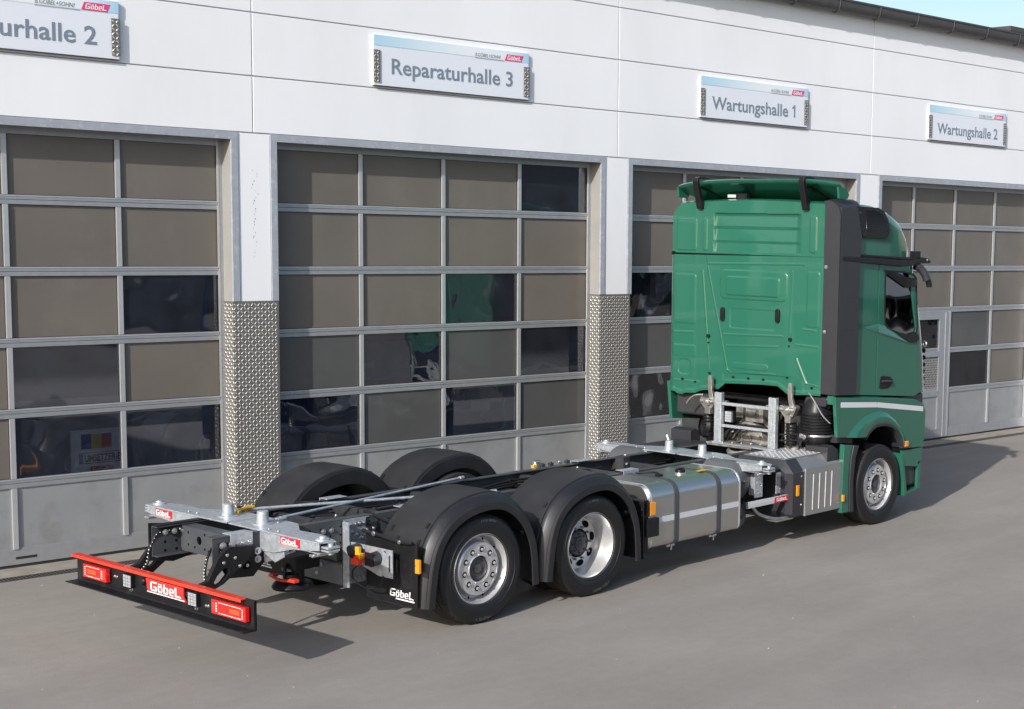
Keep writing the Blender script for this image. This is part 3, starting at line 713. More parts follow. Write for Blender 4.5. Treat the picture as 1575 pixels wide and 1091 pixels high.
# cables hanging behind the bar
for pts in ([(-1.72, .22, .86), (-1.86, .36, .885), (-2.0, .41, .86), (-2.06, .43, .74), (-2.08, .44, .62), (-2.16, .42, .55)], [(-1.86, -.2, .80), (-1.95, -.27, .82), (-2.02, -.31, .76), (-2.05, -.32, .66), (-2.06, -.34, .56), (-2.14, -.38, .53)]):
    b = MB(BLACK, BOARDW); b.path(pts, .011, 8, 0, 8)
    for i in range(len(pts)-1):
        p, q_ = Vector(pts[i]), Vector(pts[i+1])
        for t in (.1, .35, .6, .85):
            c = p.lerp(q_, t)+Vector((-.0125, -.004, 0)); b.cbox(c, (.003, .012, .008), 1)
    part(b, 'cable')

# rear bar -------------------------------------------------------------
rb = MB(BLACK, STEEL)
rb.plate([(-2.345, .385), (-2.335, .378), (-2.232, .378), (-2.225, .385), (-2.225, .60), (-2.236, .60), (-2.236, .397), (-2.242, .389), (-2.335, .389), (-2.345, .393)], -1.21, 1.24, 'y')
rb.plate([(-2.345, .378), (-2.225, .378), (-2.225, .612), (-2.262, .612), (-2.345, .43)] if False else [(-2.345, .38), (-2.225, .38), (-2.225, .612), (-2.235, .612), (-2.25, .60), (-2.25, .40), (-2.345, .395)], -1.25, -1.2105, 'y')
rb.plate([(-1.25, .40), (-1.13, .40), (-1.13, .612), (-1.25, .612)], -2.2359, -2.2245, 'x')
for y_ in (.66, .63, -.65, -.62): rb.bolt((-2.236, y_, .47 if y_ < 0 else .5), (-1, 0, 0), .009, .010, 1)
rear_bar = part(rb, 'rear_bar', bevel=.004)
b = MB(RED); b.box(-2.275, -2.21, -1.13, 1.25, .6005, .608); b.box(-2.281, -2.2751, -1.13, 1.25, .584, .608); b.build('red_strip', rear_bar, bevel=.002)
def tail(y0, y1):       # y1>y0 ; lamp on the face of the bar
    s_ = 1 if y0 > 0 else -1
    b = MB(LENS, LENSO, LWHITE, BLACK, RED)
    b.box(-2.285, -2.25, y0, y1, .447, .556, 0); b.box(-2.25, -2.2365, y0+.02, y1-.02, .46, .545, 3)
    F = -2.2855
    def st(ya, yb, za, zb, m, d=.003): b.box(F-d, F, min(ya, yb), max(ya, yb), za-.007, zb-.007, m)
    L_ = y1-y0; o_ = lambda t: (y1-t if s_ > 0 else y0+t)   # t measured from the outer end
    n_ = 9
    for i in range(n_):                   # dashed white outline
        a = .05+i*(L_-.14)/n_; st(o_(a), o_(a+(L_-.14)/n_-.004), .545, .552, 2); st(o_(a), o_(a+(L_-.14)/n_-.004), .465, .472, 2)
    for i in range(5): st(o_(.028), o_(.042), .470+i*.016, .480+i*.016, 2)
    st(o_(.07), o_(.20), .492, .526, 1); st(o_(.075), o_(.195), .503, .508, 4, .0045); st(o_(.075), o_(.195), .514, .518, 4, .0045)
    for i in range(4): st(o_(L_-.075), o_(L_-.052), .474+i*.019, .486+i*.019, 2)
    st(o_(L_-.045), o_(L_-.01), .475, .545, 4)
    o = b.build('tail_light', rear_bar, bevel=.002); return o
tail(.71, 1.06); tail(-1.195, -.765)
for y_ in (.42, -.49):
    b = MB(BLACK, LEDW, STEEL, SLOT); b.T = Matrix.Translation((-.025, 0, -.008)); b.box(-2.245, -2.19, y_-.058, y_+.058, .458, .566, 0); b.box(-2.25, -2.2455, y_-.052, y_+.052, .464, .56, 1)
    for k in range(3): b.box(-2.2515, -2.2503, y_-.05, y_+.05, .486+k*.024, .4885+k*.024, 3)
    for k in range(2): b.box(-2.2515, -2.2503, y_-.018+k*.034, y_-.0158+k*.034, .466, .558, 3)
    b.bolt((-2.21, y_-.01, .437), (-1, 0, 0), .012, .02, 2); b.box(-2.21, -2.17, y_-.03, y_+.03, .43, .457, 0)
    b.build('work_light', rear_bar, bevel=.002)
b = MB(REDN, WHITE, BLACK, BOARDW)
b.T = Matrix.Translation((-.055, .03, 0))
b.plate([(.12, .572), (.10, .478), (-.43, .462), (-.40, .50), (-.40, .572)], -2.215, -2.205, 'x', m=0)
b.box(-2.205, -2.1815, -.25, -.05, .5, .55, 2)
b.frame2((-2.216, .06, .484), (0, -1, 0), (0, 0, 1), logo(.074, .0, 1.62), 1, thick=.001)
b.box(-2.2165, -2.2155, -.415, .10, .466, .474, 3)
b.build('name_plate', rear_bar, smooth=False)
for y_ in (.19, -.44):
    b = MB(BLACK, DARK); b.lathe([(.03, 0), (.03, .02), (.02, .032), (.001, .034)], (-2.236, y_+.03, .53), (-1, 0, 0), 20, 0); b.build('camera_eye', rear_bar)

# galvanised swap body arms ---------------------------------------------
def gbox(b, pts, z0, z1, m=0): b.plate(pts, z0, z1, 'z', m=m)
def bolster(xc, front):
    for side in (-1, 1):
        b = MB(GALV, STEEL, REDL, WHITE)
        S = lambda l: [(xc+a, side*c) for a, c in l]
        # top plate
        gbox(b, S([(-.155, .012), (-.16, .42), (-.16, 1.20), (-.02, 1.23), (.06, .95), (.04, .69), (.20, .45), (.22, .20), (.20, .012)]), .9355 if not front else .931, .9475 if not front else .943)
        # box arm under it, tapering in depth to the tip
        zt = .935 if not front else .9305
        for (xa, xb) in ((-.15, -.138), (.0, .012)):
            b.plate([(side*.43, zt), (side*1.19, zt), (side*1.19, zt-.055), (side*1.08, zt-.07), (side*.86, zt-.09), (side*.62, zt-.15), (side*.43, zt-.16)], xc+xa, xc+xb, 'x')
        gbox(b, S([(-.1375, .62), (-.1375, 1.18), (-.001, 1.18), (-.001, .62)]), zt-.085, zt-.077)
        # tip hardware: twist lock
        p = Vector((xc-.07, side*1.13, 0)); b.lathe([(.055, 0), (.05, .012), (.03, .018), (.026, .03), (.001, .034)], (p.x, p.y, zt+.012), (0, 0, 1), 20, 0)
        b.cbox((xc-.07, side*1.22, zt-.03), (.11, .10, .016), 0); b.cbox((xc-.07, side*1.22, zt-.055), (.11, .10, .014), 0); b.tube((xc-.07, side*1.23, zt-.09), (xc-.07, side*1.23, zt+.0), .022, n=14, m=0)
        b.tube((xc-.19, side*1.16, zt-.095), (xc+.06, side*1.14, zt-.095), .012, n=10, m=1); b.cbox((xc-.15, side*1.14, zt-.095), (.07, .05, .018), 1)
        for x_, y_ in ((-.11, .5), (-.11, .62), (.1, .32)): b.bolt((xc+x_, side*y_, zt+.013), (0, 0, 1), .012, .012, 1)
        arm = part(b, 'swap_arm', bevel=.004)
        # cone
        c = MB(GALV); c.lathe([(.085, 0), (.085, .006), (.052, .008), (.047, .05), (.045, .10), (.040, .105), (.001, .105)], (xc+.01, side*.24, zt+.0125), (0, 0, 1), 28); c.build('centring_cone', arm)
        if not front:
            k = MB(REDL, WHITE)
            yy = -.83 if side < 0 else .93
            k.box(xc-.156, xc-.1515, yy-.125, yy+.125, zt-.066, zt-.004, 0)
            k.frame2((xc-.1565, yy+.112, zt-.055), (0, -1, 0), (0, 0, 1), logo(.044, 0, 1.38), 1, thick=.001); k.frame2((xc-.1565, yy+.112, zt-.062), (0, -1, 0), (0, 0, 1), [[(0, 0), (.21, 0), (.21, .003), (0, .003)]], 1, thick=.001)
            k.build('name_plate', arm, smooth=False)
            # folded side bracket down the rail
            k = MB(GALV, STEEL)
            k.plate([(xc-.14, .93), (xc+.17, .93), (xc+.17, .72), (xc-.12, .67)] if side < 0 else [(xc-.14, .93), (xc+.17, .93), (xc+.17, .74), (xc-.1, .72)], side*.442, side*.451, 'y', holes=[circ(xc-.02+.07*i, .745, .018, 10) for i in range(3)])
            k.plate([(side*.4515, .90), (side*.72, .80), (side*.72, .76), (side*.60, .70), (side*.4515, .76)], xc-.132, xc-.122, 'x')
            k.build('arm_bracket', arm, bevel=.003)
    b = MB(GALV); b.tube((xc-.10, -.0, .9), (xc-.10, .0, .92), .001) if False else None
bolster(-1.48, False); bolster(4.10, True)
# galvanised folded caps on the rails
for (xa, xb, y_) in ((-.22, .0, -.40), (2.62, 2.85, -.40), (2.75, 3.0, .40), (-.42, -.2, .40), (-1.9, -1.7, -.40)):
    s_ = 1 if y_ > 0 else -1
    b = MB(GALV, STEEL); ya, yb = sorted((s_*.33, s_*.434)); b.box(xa, xb, ya, yb, .936, .944, 0); ya, yb = sorted((s_*.4345, s_*.442)); b.box(xa, xb, ya, yb, .84, .944, 0)
    for k in range(3): b.bolt((xa+.05+k*.06, s_*.442, .865), (0, s_, 0), .013, .016, 1)
    part(b, 'rail_bracket', bevel=.003)
# crossing tie rods
for p, q_ in (((-1.30, .33, .965), (.85, -.40, .945)), ((-1.32, -.26, .975), (1.12, .33, .955))):
    b = MB(GALV, STEEL); b.tube(p, q_, .013, n=12); b.tube(q_, (Vector(q_)+(Vector(q_)-Vector(p)).normalized()*.06), .018, n=10); b.cbox(p, (.09, .05, .012), 0)
    part(b, 'tie_rod')
b = MB(YEL); b.path([(-1.40, .22, .972), (-1.30, .27, .985), (-1.22, .29, .98)], .016, 8, 0, 4); b.cbox((-1.22, .30, .985), (.06, .05, .02)); part(b, 'lock_tab', bevel=.003)

# rear hitch zone ---------------------------------------------------------
b = MB(GALV, STEEL, DARK)
b.box(-.835, -.823, -.515, -.4345, .345, .90, 0)
b.box(-.8225, -.60, -.443, -.4345, .36, .905, 0); b.box(-.8225, -.56, -.4345, -.33, .906, .912, 0)
for k in range(5): b.bolt((-.80+k*.045, -.443, .865), (0, -1, 0), .014, .018, 1); b.bolt((-.80+k*.045, -.443, .40), (0, -1, 0), .011, .014, 1)
for k in range(3): b.bolt((-.74+k*.05, -.443, .80-k*.03), (0, -1, 0), .016, .022, 1)
for k in range(5): b.tube((-.79, -.443, .44+k*.065), (-.79, -.445, .44+k*.065), .013, n=10, m=2)
part(b, 'hitch_plate', bevel=.004)
b = MB(TUBEG, STEEL, SLOT); b.box(-.83, -.68, -.43, .43, .35, .535, 0); b.box(-.842, -.831, -.43, -.22, .355, .53, 0)
for y_, z_ in ((-.08, .41), (-.14, .49), (-.06, .50)): b.bolt((-.831, y_, z_), (-1, 0, 0), .013, .02, 1)
b.box(-.80, -.72, -.30, .30, .536, .66, 0)
part(b, 'cross_tube', bevel=.008)
b = MB(BLACK, RED, STEEL); b.T = Matrix.Translation((0, .03, -.03))
b.lathe([(.16, 0), (.17, .02), (.15, .05), (.08, .07), (.07, .12)], (-1.2, -.28, .40), (0, 0, 1), 30, 0)
b.path([(-1.31, -.12, .50), (-1.32, -.28, .485), (-1.31, -.46, .50)], .014, 8, 1, 5); b.cbox((-1.30, -.44, .50), (.05, .07, .03), 1); b.cbox((-1.30, -.16, .505), (.05, .06, .025), 1)
b.tube((-1.15, -.28, .46), (-1.15, -.28, .66), .055, n=18, m=0); b.box(-1.24, -1.0, -.38, -.18, .56, .66, 0)
b.path([(-1.28, -.28, .50), (-1.26, -.27, .58), (-1.18, -.24, .62)], .016, 8, 0, 4)
part(b, 'tow_coupling', bevel=.006)
# socket plate with connectors
b = MB(GALV, SLOT)
b.T = Matrix.Translation((.15, .19, -.05))
b.plate([(-.70, .785), (-1.235, .785), (-1.235, .55), (-1.06, .55), (-.86, .60), (-.70, .66)], -.96, -.95, 'x', holes=[[(-1.205, .60), (-1.185, .60), (-1.185, .74), (-1.205, .74)], circ(-.88, .66, .028, 14), circ(-1.03, .665, .028, 14), circ(-1.14, .76, .012, 8)])
sp = part(b, 'socket_plate', bevel=.002)
b = MB(DARK, BLACK); b.T = Matrix.Translation((.15, .19, -.05)); b.tube((-.96, -.81, .74), (-1.03, -.81, .73), .055, n=20); b.tube((-1.03, -.81, .73), (-1.045, -.81, .727), .058, n=20, m=1); b.build('socket', sp, bevel=.003)
b = MB(DARK, BLACK); b.T = Matrix.Translation((.15, .19, -.05)); b.tube((-.96, -1.05, .70), (-1.04, -1.05, .69), .062, n=8); b.cbox((-1.045, -1.05, .70), (.02, .10, .11), 1); b.build('socket', sp, bevel=.003)
b = MB(RED, YEL, STEEL); b.T = Matrix.Translation((.15, .19, -.05)); b.tube((-.96, -.90, .685), (-1.06, -.90, .675), .04, n=16, m=0); b.cbox((-1.05, -.89, .66), (.05, .09, .05), 0); b.cbox((-1.03, -.885, .745), (.03, .05, .07), 1); b.cbox((-1.04, -.93, .71), (.04, .03, .05), 1); b.build('air_coupling', sp, bevel=.005)
b = MB(BLACK); b.T = Matrix.Translation((.15, .19, -.05)); b.path([(-1.03, -.90, .64), (-1.02, -.80, .56), (-1.0, -.80, .48), (-1.0, -.95, .44), (-.99, -1.10, .47), (-.96, -1.12, .56)], .006, 8, 0, 8); b.build('loop_cable', sp)

# fenders ------------------------------------------------------------------
PATH = [(-.655, .25), (-.635, .42), (-.60, .62), (-.535, .79), (-.42, .93), (-.27, 1.02), (-.10, 1.07), (.10, 1.085), (.26, 1.05), (.41, .96), (.53, .83), (.605, .67), (.64, .50), (.655, .25)]
def spath(sub=5):
    P = []; pts = [Vector((a, 0, c)) for a, c in PATH]
    for i in range(len(pts)-1):
        p0 = pts[max(i-1, 0)]; p1 = pts[i]; p2 = pts[i+1]; p3 = pts[min(i+2, len(pts)-1)]
        for k in range(sub):
            t = k/sub; P.append(.5*((2*p1)+(p2-p0)*t+(2*p0-5*p1+4*p2-p3)*t*t+(3*p1-p0-3*p2+p3)*t**3))
    return P+[pts[-1]]
SP = spath()
def fender(cx_, side, last):
    sec = [(-1.262, -.10), (-1.274, -.096), (-1.274, -.035), (-1.268, -.026), (-1.205, .026), (-1.195, .032), (-1.168, .036), (-1.164, .048), (-1.154, .050), (-.95, .055), (-.70, .053), (-.66, .046), (-.655, .03), (-.648, -.10), (-.640, -.10), (-.64, .018), (-.95, .03), (-1.17, .012), (-1.255, -.012), (-1.262, -.10)]
    rings = []
    for i, p in enumerate(SP):
        d = (SP[min(i+1, len(SP)-1)]-SP[max(i-1, 0)]).normalized(); nrm = Vector((-d.z, 0, d.x))
        if nrm.dot(p-Vector((0, 0, .475))) < 0: nrm = -nrm
        # raised parting bands where lids meet
        fac = 1.0
        rings.append([(cx_+p.x+nrm.x*h, side*-y_, p.z+nrm.z*h) for y_, h in [(a, c) for a, c in sec]])
    b = MB(FEND, BLACK); b.loft(rings, 0, cap=False, closed=False)
    # raised seam ribs across the top
    for ii in (12, 22, 42):
        p = SP[ii]; d = (SP[ii+1]-SP[ii-1]).normalized(); nrm = Vector((-d.z, 0, d.x))
        if nrm.z < 0: nrm = -nrm
        for q_ in (-.008, .008):
            c0 = p+nrm*.05+d*q_; b.tube((cx_+c0.x, side*.68, c0.z), (cx_+c0.x-nrm.x*.006, side*1.16, c0.z-nrm.z*.006), .006, n=6, m=0)
    # clips at the rear shoulder
    for y_, ii in ((1.12, 14), (.86, 14), (1.13, 18), (.74, 16)):
        p = SP[ii]; d = (SP[ii+1]-SP[ii-1]).normalized(); nrm = Vector((-d.z, 0, d.x))
        if nrm.z < 0: nrm = -nrm
        c0 = p+nrm*.052; R = Matrix.Rotation(-math.atan2(d.z, d.x), 3, 'Y'); b.cbox((cx_+c0.x, side*y_, c0.z), (.05, .03, .012), 1, R)
    # inner spray liner behind the wheel front edge
    fd = part(b, 'fender', ang=24)
    b = MB(BLACK); b.tube((cx_-.50, side*.30, .93), (cx_-.50, side*1.15, .80), .018, n=10); b.tube((cx_+.50, side*.30, .80), (cx_+.55, side*1.15, .70), .018, n=10)
    b.build('fender_bracket', fd)
    return fd
for side in (-1, 1):
    fd = fender(0, side, True); fender(1.35, side, False)
    b = MB(BLACK, WHITE, GREYP)
    ya, yb = (side*.585, side*1.235) if side > 0 else (side*1.235, side*.585)
    b.box(-.71, -.70, ya, yb, .262, .80, 0)
    b.box(-.712, -.7101, side*1.235 if side < 0 else side*1.2, side*1.2 if side < 0 else side*1.235, .262, .80, 0)
    uw = (0, -1, 0); st = -.885 if side < 0 else 1.06
    b.frame2((-.7105, st, .325), uw, (0, 0, 1), logo(.062, .12, 1.36), 1, thick=.0015)
    b.frame2((-.7105, st-.08, .303), uw, (0, 0, 1), [[(0, 0), (.24, 0), (.24, .012), (0, .012)]], 1, thick=.0015)
    part(b, 'mud_flap', bevel=.002)
    b = MB(BLACK, STEEL); b.path([(-.74, side*.58, .835), (-.745, side*.8, .822), (-.74, side*1.02, .80), (-.73, side*1.20, .805)], .016, 8, 0, 6); b.bolt((-.755, side*.74, .83), (-1, 0, 0), .016, .016, 1); b.bolt((-.75, side*1.06, .80), (-1, 0, 0), .013, .014, 1)
    part(b, 'flap_rod')
    b = MB(AMBER, STEEL); b.box(-.735, -.7125, side*1.26-.026, side*1.26+.024, .565, .68, 0); b.box(-.737, -.7351, side*1.26+.012, side*1.26+.024, .615, .635, 1); part(b, 'side_marker', bevel=.004)
    # front liner of the second fender with its row of rivets
    b = MB(BLACK, GREYP)
    ya, yb = sorted((side*.70, side*1.24)); b.box(2.035, 2.048, ya, yb, .24, .80, 0)
    for k in range(9): b.tube((2.035, side*1.22, .28+k*.055), (2.028, side*1.22, .28+k*.055), .006, n=8, m=1)
    part(b, 'spray_guard', bevel=.003)

# axles, bellows, drive line
for x in (0, 1.35):
    b = MB(DARK); b.tube((x, -.9, .475), (x, .9, .475), .065, n=16); 
    if x > 1: b.lathe([(.05, -.2), (.16, -.16), (.2, 0), (.16, .16), (.05, .2)], (x, 0, .475), (1, 0, 0), 24); b.tube((x+.15, 0, .5), (4.9, 0, .66), .06, n=16)
    part(b, 'axle')
    for side in (-1, 1):
        for dx in (-.38, .38):
            b = MB(BLACK); b.lathe([(.09, 0), (.12, .02), (.11, .06), (.125, .10), (.11, .14), (.12, .18), (.09, .2)], (x+dx, side*.55, .42), (0, 0, 1), 20); part(b, 'air_bellow')
b = MB(DARK); b.tube((WB, -.95, .475), (WB, .95, .475), .07, n=14); part(b, 'axle')
# clutter inside the frame
for (xx, yy, zz_, dx, dy, dz) in ((2.55, .18, .86, .22, .2, .1), (3.3, .2, .88, .1, .12, .16), (.2, -.2, .78, .3, .2, .15), (-.5, .15, .76, .2, .3, .12), (.75, .2, .8, .25, .15, .12)):
    b = MB(DARK, STEEL); b.cbox((xx, yy, zz_), (dx, dy, dz)); b.bolt((xx, yy-dy/2, zz_), (0, -1, 0), .014, .015, 1); b.bolt((xx+.04, yy, zz_+dz/2), (0, 0, 1), .014, .015, 1); part(b, 'valve_block', bevel=.012)
for k, (y_, z_) in enumerate(((-.33, .80), (-.30, .775), (.30, .80), (.33, .76))):
    b = MB(BLACK); b.path([(-.9, y_, z_), (-.2, y_+.02, z_+.02), (.8, y_-.02, z_), (2., y_+.01, z_+.03), (3.2, y_, z_), (4.6, y_+.03, z_+.02)], .012, 6, 0, 5); part(b, 'hose')
for k in range(5):
    b = MB((YEL, DARK, DARK, STEEL, DARK)[k]); b.cbox((2.25+k*.12, .47, .93), (.05, .04, .03)); b.tube((2.25+k*.12, .47, .93), (2.25+k*.12, .47, .955), .012, n=8); part(b, 'valve', bevel=.004)

for k in range(7):
    z0_ = random.uniform(.72, .90); y_ = random.choice((-1, 1))*random.uniform(.16, .33); x0_ = random.uniform(-1.2, 1.5); L_ = random.uniform(1.2, 2.6)
    b = MB(random.choice((BLACK, DARK, GREYP))); P = [(x0_+L_*t, y_+random.uniform(-.05, .05), z0_+random.uniform(-.03, .03)) for t in (0, .2, .4, .6, .8, 1)]
    b.path(P, random.choice((.007, .010, .014)), 6, 0, 5)
    for q_ in P[1:-1]: b.cbox(q_, (.02, .035, .035), 0)
    part(b, 'air_line')
for x_ in (-.62, .62, .95, 1.85, 2.35, 3.05):
    for side in (-1, 1):
        b = MB(DARK, STEEL); b.box(x_, x_+.14, min(side*.425, side*.44), max(side*.425, side*.44), .58, .86); b.box(x_, x_+.14, min(side*.44, side*.56), max(side*.44, side*.56), .58, .592)
        for z_ in (.72, .80):
            for dx in (.035, .105): b.bolt((x_+dx, side*.44, z_), (0, side, 0), .012, .014, 1)
        part(b, 'axle_bracket', bevel=.004)
# fuel tanks ---------------------------------------------------------------
def tank(side):
    y1, y0, z0, z1 = 1.205, .50, .305, (.935 if side < 0 else .78)
    def prof(e=0, rr=.15):
        P = []
        for (cy_, cz_, a0) in ((y1-rr, z0+.07, -PI/2), (y1-rr, z1-rr, 0), (y0+.08, z1-.08, PI/2), (y0+.08, z0+.07, PI)):
            R_ = rr if a0 == 0 else (.07 if a0 in (-PI/2,) else .07)
            cc = (y1-R_ if a0 <= 0 else y0+R_, z0+R_ if a0 in (-PI/2, PI) else z1-R_)
            for k in range(9):
                t = a0+k*PI/16; P.append((cc[0]+math.cos(t)*(R_-e), cc[1]+math.sin(t)*(R_-e)))
        return P
    b = MB(TANK, RIM)
    def ring(x, e): 
        return [(x, side*a, c) for a, c in [((p[0]-.85)*(1-e)+.85, (p[1]-.62)*(1-e)+.62) for p in prof()]]
    b.loft([ring(2.15, .05), ring(2.17, .0), ring(2.2, 0), ring(3.55, 0), ring(3.575, 0), ring(3.59, .03), ring(3.595, .08)], 0)
    b.loft([ring(3.555, -.006), ring(3.575, -.006)], 1); b.loft([ring(2.18, -.006), ring(2.2, -.006)], 1)
    tk = part(b, 'fuel_tank', ang=40)
    for x in (2.53, 3.19):
        c = MB(STRAP, STEEL)
        pr = [(side*a, cc) for a, cc in [((p[0]-.85)*1.018+.85, (p[1]-.62)*1.02+.62) for p in prof()]]
        pi_ = [(side*a, cc) for a, cc in [((p[0]-.85)*1.003+.85, (p[1]-.62)*1.003+.62) for p in prof()]]
        c.plate(pr, x, x+.066, 'x', holes=[pi_]); c.cbox((x+.03, side*1.12, .285), (.12, .03, .02), 1); c.tube((x+.035, side*1.14, .33), (x+.035, side*1.14, .24), .008, n=8, m=1)
        c.build('strap', tk)
    c = MB(STRIPE)
    for xa, xb in ((2.22, 2.528), (2.608, 3.188), (3.268, 3.545)): ya, yb = sorted((side*1.2055, side*1.2075)); c.box(xa, xb, ya, yb, .555, .612)
    c.build('reflective_stripe', tk, smooth=False)
    c = MB(STEEL, BLACK if side < 0 else STEEL); c.T = Matrix.Translation((0, 0, 0)) if side < 0 else Matrix.Translation((-.33, -.13, -.07)); c.lathe([(.062, -.1), (.062, 0), (.062, .018), (.055, .02)], (2.93, side*.93, .935), (0, 0, 1), 26, 0); c.lathe([(.05, .02), (.052, .045), (.046, .05), (.001, .05)], (2.93, side*.93, .935), (0, 0, 1), 16, 1); c.cbox((2.93, side*.93, .987), (.09, .022, .014), 1)
    c.build('filler_cap', tk)
    c = MB(YEL); c.T = Matrix.Translation((0, 0, 0 if side < 0 else -.16)); c.box(3.15, 3.33, side*.86-.025, side*.86+.04, .9365, .9385) if False else c.box(3.12, 3.27, side*1.0-.03, side*1.0+.03, .9485, .9500); c.build('warning_label', tk)
    c = MB(BLACK); c.T = Matrix.Translation((0, 0, 0 if side < 0 else -.15)); c.path([(2.6, side*.62, .945), (2.68, side*.80, .965), (2.66, side*.9, .95)], .012, 8, 0, 4); c.cbox((2.66, side*.88, .945), (.07, .05, .02)); c.build('sender', tk)
tank(-1); tank(1)
# amber marker and box by the tank
b = MB(BLACK, STEEL); b.box(2.06, 2.14, -1.21, -.95, .28, .80, 0)
for z_ in (.40, .5, .62, .74): b.bolt((2.06, -1.19, z_), (-1, 0, 0), .010, .01, 1)
b.box(2.10, 2.26, -1.245, -1.20, .44, .62, 0)
part(b, 'step_bracket', bevel=.012)
b = MB(AMBER, BLACK); b.box(2.12, 2.20, -1.252, -1.225, .655, .78, 0); b.box(2.10, 2.119, -1.25, -1.22, .65, .785, 1); part(b, 'side_marker', bevel=.003)

# air tanks -----------------------------------------------------------------
for (x_, z_, r_, ya, yb) in ((3.965, .732, .215, .46, .93), (3.97, .345, .165, .46, .90)):
    for side in (-1, 1):
        b = MB(AIRT, STEEL)
        pr = [(.001, ya-.05), (r_*.7, ya-.03), (r_, ya+.03)]+[(r_, yb-.10)]+[(r_*math.cos(t), yb-.10+.12*math.sin(t)) for t in [PI/2*i/8 for i in range(1, 8)]]+[(.001, yb+.02)]
        b.lathe(pr, (x_, 0, z_), (0, side, 0), 40, 0); b.tube((x_, side*(yb+.01), z_), (x_, side*(yb+.04), z_), .018, n=8, m=0)
        part(b, 'air_tank', ang=40)
# side guard bar with name plate
b = MB(ALUG, GREYP); b.box(3.76, 4.60, -1.165, -1.14, .495, .56, 0); b.box(3.76, 4.60, -1.168, -1.1655, .515, .545, 0); b.box(3.745, 3.76, -1.168, -1.10, .493, .562, 1)
sg = part(b, 'side_guard', bevel=.004)
b = MB(REDL, WHITE); b.box(4.22, 4.47, -1.171, -1.1685, .498, .558, 0); b.frame2((4.25, -1.1715, .511), (1, 0, 0), (0, 0, 1), logo(.037, .15, 1.5), 1, thick=.001); b.build('name_plate', sg, smooth=False)
for x_ in (3.98, 4.36):
    b = MB(GALV, SLOT, STEEL); b.plate([(x_, .57), (x_+.14, .57), (x_+.14, .80), (x_, .80)], -1.08, -1.07, 'y', holes=[circ(x_+.035, .74, .012, 8), circ(x_+.035, .66, .012, 8), circ(x_+.1, .70, .014, 8)]); b.box(x_+.13, x_+.14, -1.0695, -.9, .57, .80, 0)
    b.bolt((x_+.07, -1.08, .62), (0, -1, 0), .011, .012, 2); part(b, 'guard_bracket', bevel=.003)
b = MB(BLACK); b.box(4.20, 4.44, -1.08, -.44, .80, .835); b.box(4.2, 4.42, -.6, -.44, .5, .8); part(b, 'guard_carrier', bevel=.006)
b = MB(CASTL); b.path([(4.0, -1.02, .50), (4.1, -1.05, .38), (4.35, -1.10, .30), (4.55, -1.16, .31)], .018, 8, 0, 5); b.box(4.25, 4.55, -1.18, -1.02, .285, .30); part(b, 'lower_brace')

# exhaust box ------------------------------------------------------------------
b = MB(CHAR, STEEL, BOXS)
b.loft([[(x_, y_, z_) for y_, z_ in ((-1.19+d, .30+d), (-1.205+d, .34), (-1.205+d, .79), (-1.09+d, .925-d), (-.46, .925-d), (-.46, .30+d))] for x_, d in ((4.44, .06), (4.50, .0), (4.70, .0))], 0)
b.loft([[(x_, y_, z_) for y_, z_ in ((-1.19, .30), (-1.196, .34), (-1.196, .80), (-1.085, .92), (-.46, .92), (-.46, .30))] for x_ in (4.701, 5.44)], 2)
for z_ in (.43, .745): b.bolt((4.655, -1.205, z_), (0, -1, 0), .010, .008, 1)
eb = part(b, 'exhaust_box', bevel=.015)
b = MB(BOXS, RIM); b.box(4.712, 5.432, -1.214, -1.197, .295, .82, 0)
for k in range(4):
    x_ = 4.86+k*.118; b.tube((x_, -1.214, .345), (x_+.012, -1.214, .745), .0075, n=8, m=1)
b.box(5.33, 5.38, -1.216, -1.2141, .36, .365, 1); b.box(5.33, 5.38, -1.216, -1.2141, .755, .76, 1); b.box(4.712, 4.722, -1.2185, -1.2142, .295, .82, 1)
b.build('ribbed_cover', eb, bevel=.006)
b = MB(BOXS, RIM); b.box(4.52, 5.44, -1.08, -.5, .9205, .934, 0)
lozenges(b, 4.55, 5.42, -1.07, -.52, lambda s_, z, h: (s_, z, .934+h*1.4), 1)
b.build('chequer_step', eb, smooth=False)
b = MB(AMBER, BLACK); b.box(4.555, 4.60, -1.222, -1.206, .535, .655, 0); part(b, 'side_marker', bevel=.003)
# ================================================================== CAB
def ss(e0, e1, x):
    t = max(0, min(1, (x-e0)/(e1-e0))); return t*t*(3-2*t)
def sd_rr(y, z, y0, y1, z0, z1, rr):
    cy_, cz_ = (y0+y1)/2, (z0+z1)/2; hx, hz = abs(y1-y0)/2-rr, abs(z1-z0)/2-rr
    qx, qz = abs(y-cy_)-hx, abs(z-cz_)-hz
    return math.hypot(max(qx, 0), max(qz, 0))+min(max(qx, qz), 0)-rr
def sd_seg(y, z, a, c):
    vy, vz = c[0]-a[0], c[1]-a[1]; t = max(0, min(1, ((y-a[0])*vy+(z-a[1])*vz)/(vy*vy+vz*vz))); return math.hypot(y-a[0]-vy*t, z-a[1]-vz*t)
YR, YL = -1.05, 1.205
RRS = [(-.55, .415, 2.61, 2.945, .07, .010), (-.45, .315, 2.655, 2.87, .03, .013), (-.40, .27, 2.275, 2.50, .03, -.006), (.80, 1.13, 2.29, 2.875, .03, .009), (.79, 1.14, 1.9, 2.03, .02, .005), (-.995, -.83, 2.34, 2.96, .03, .008), (.87, 1.06, 1.68, 1.86, .05, -.007), (-.30, .20, 1.80, 1.87, .03, .006)]
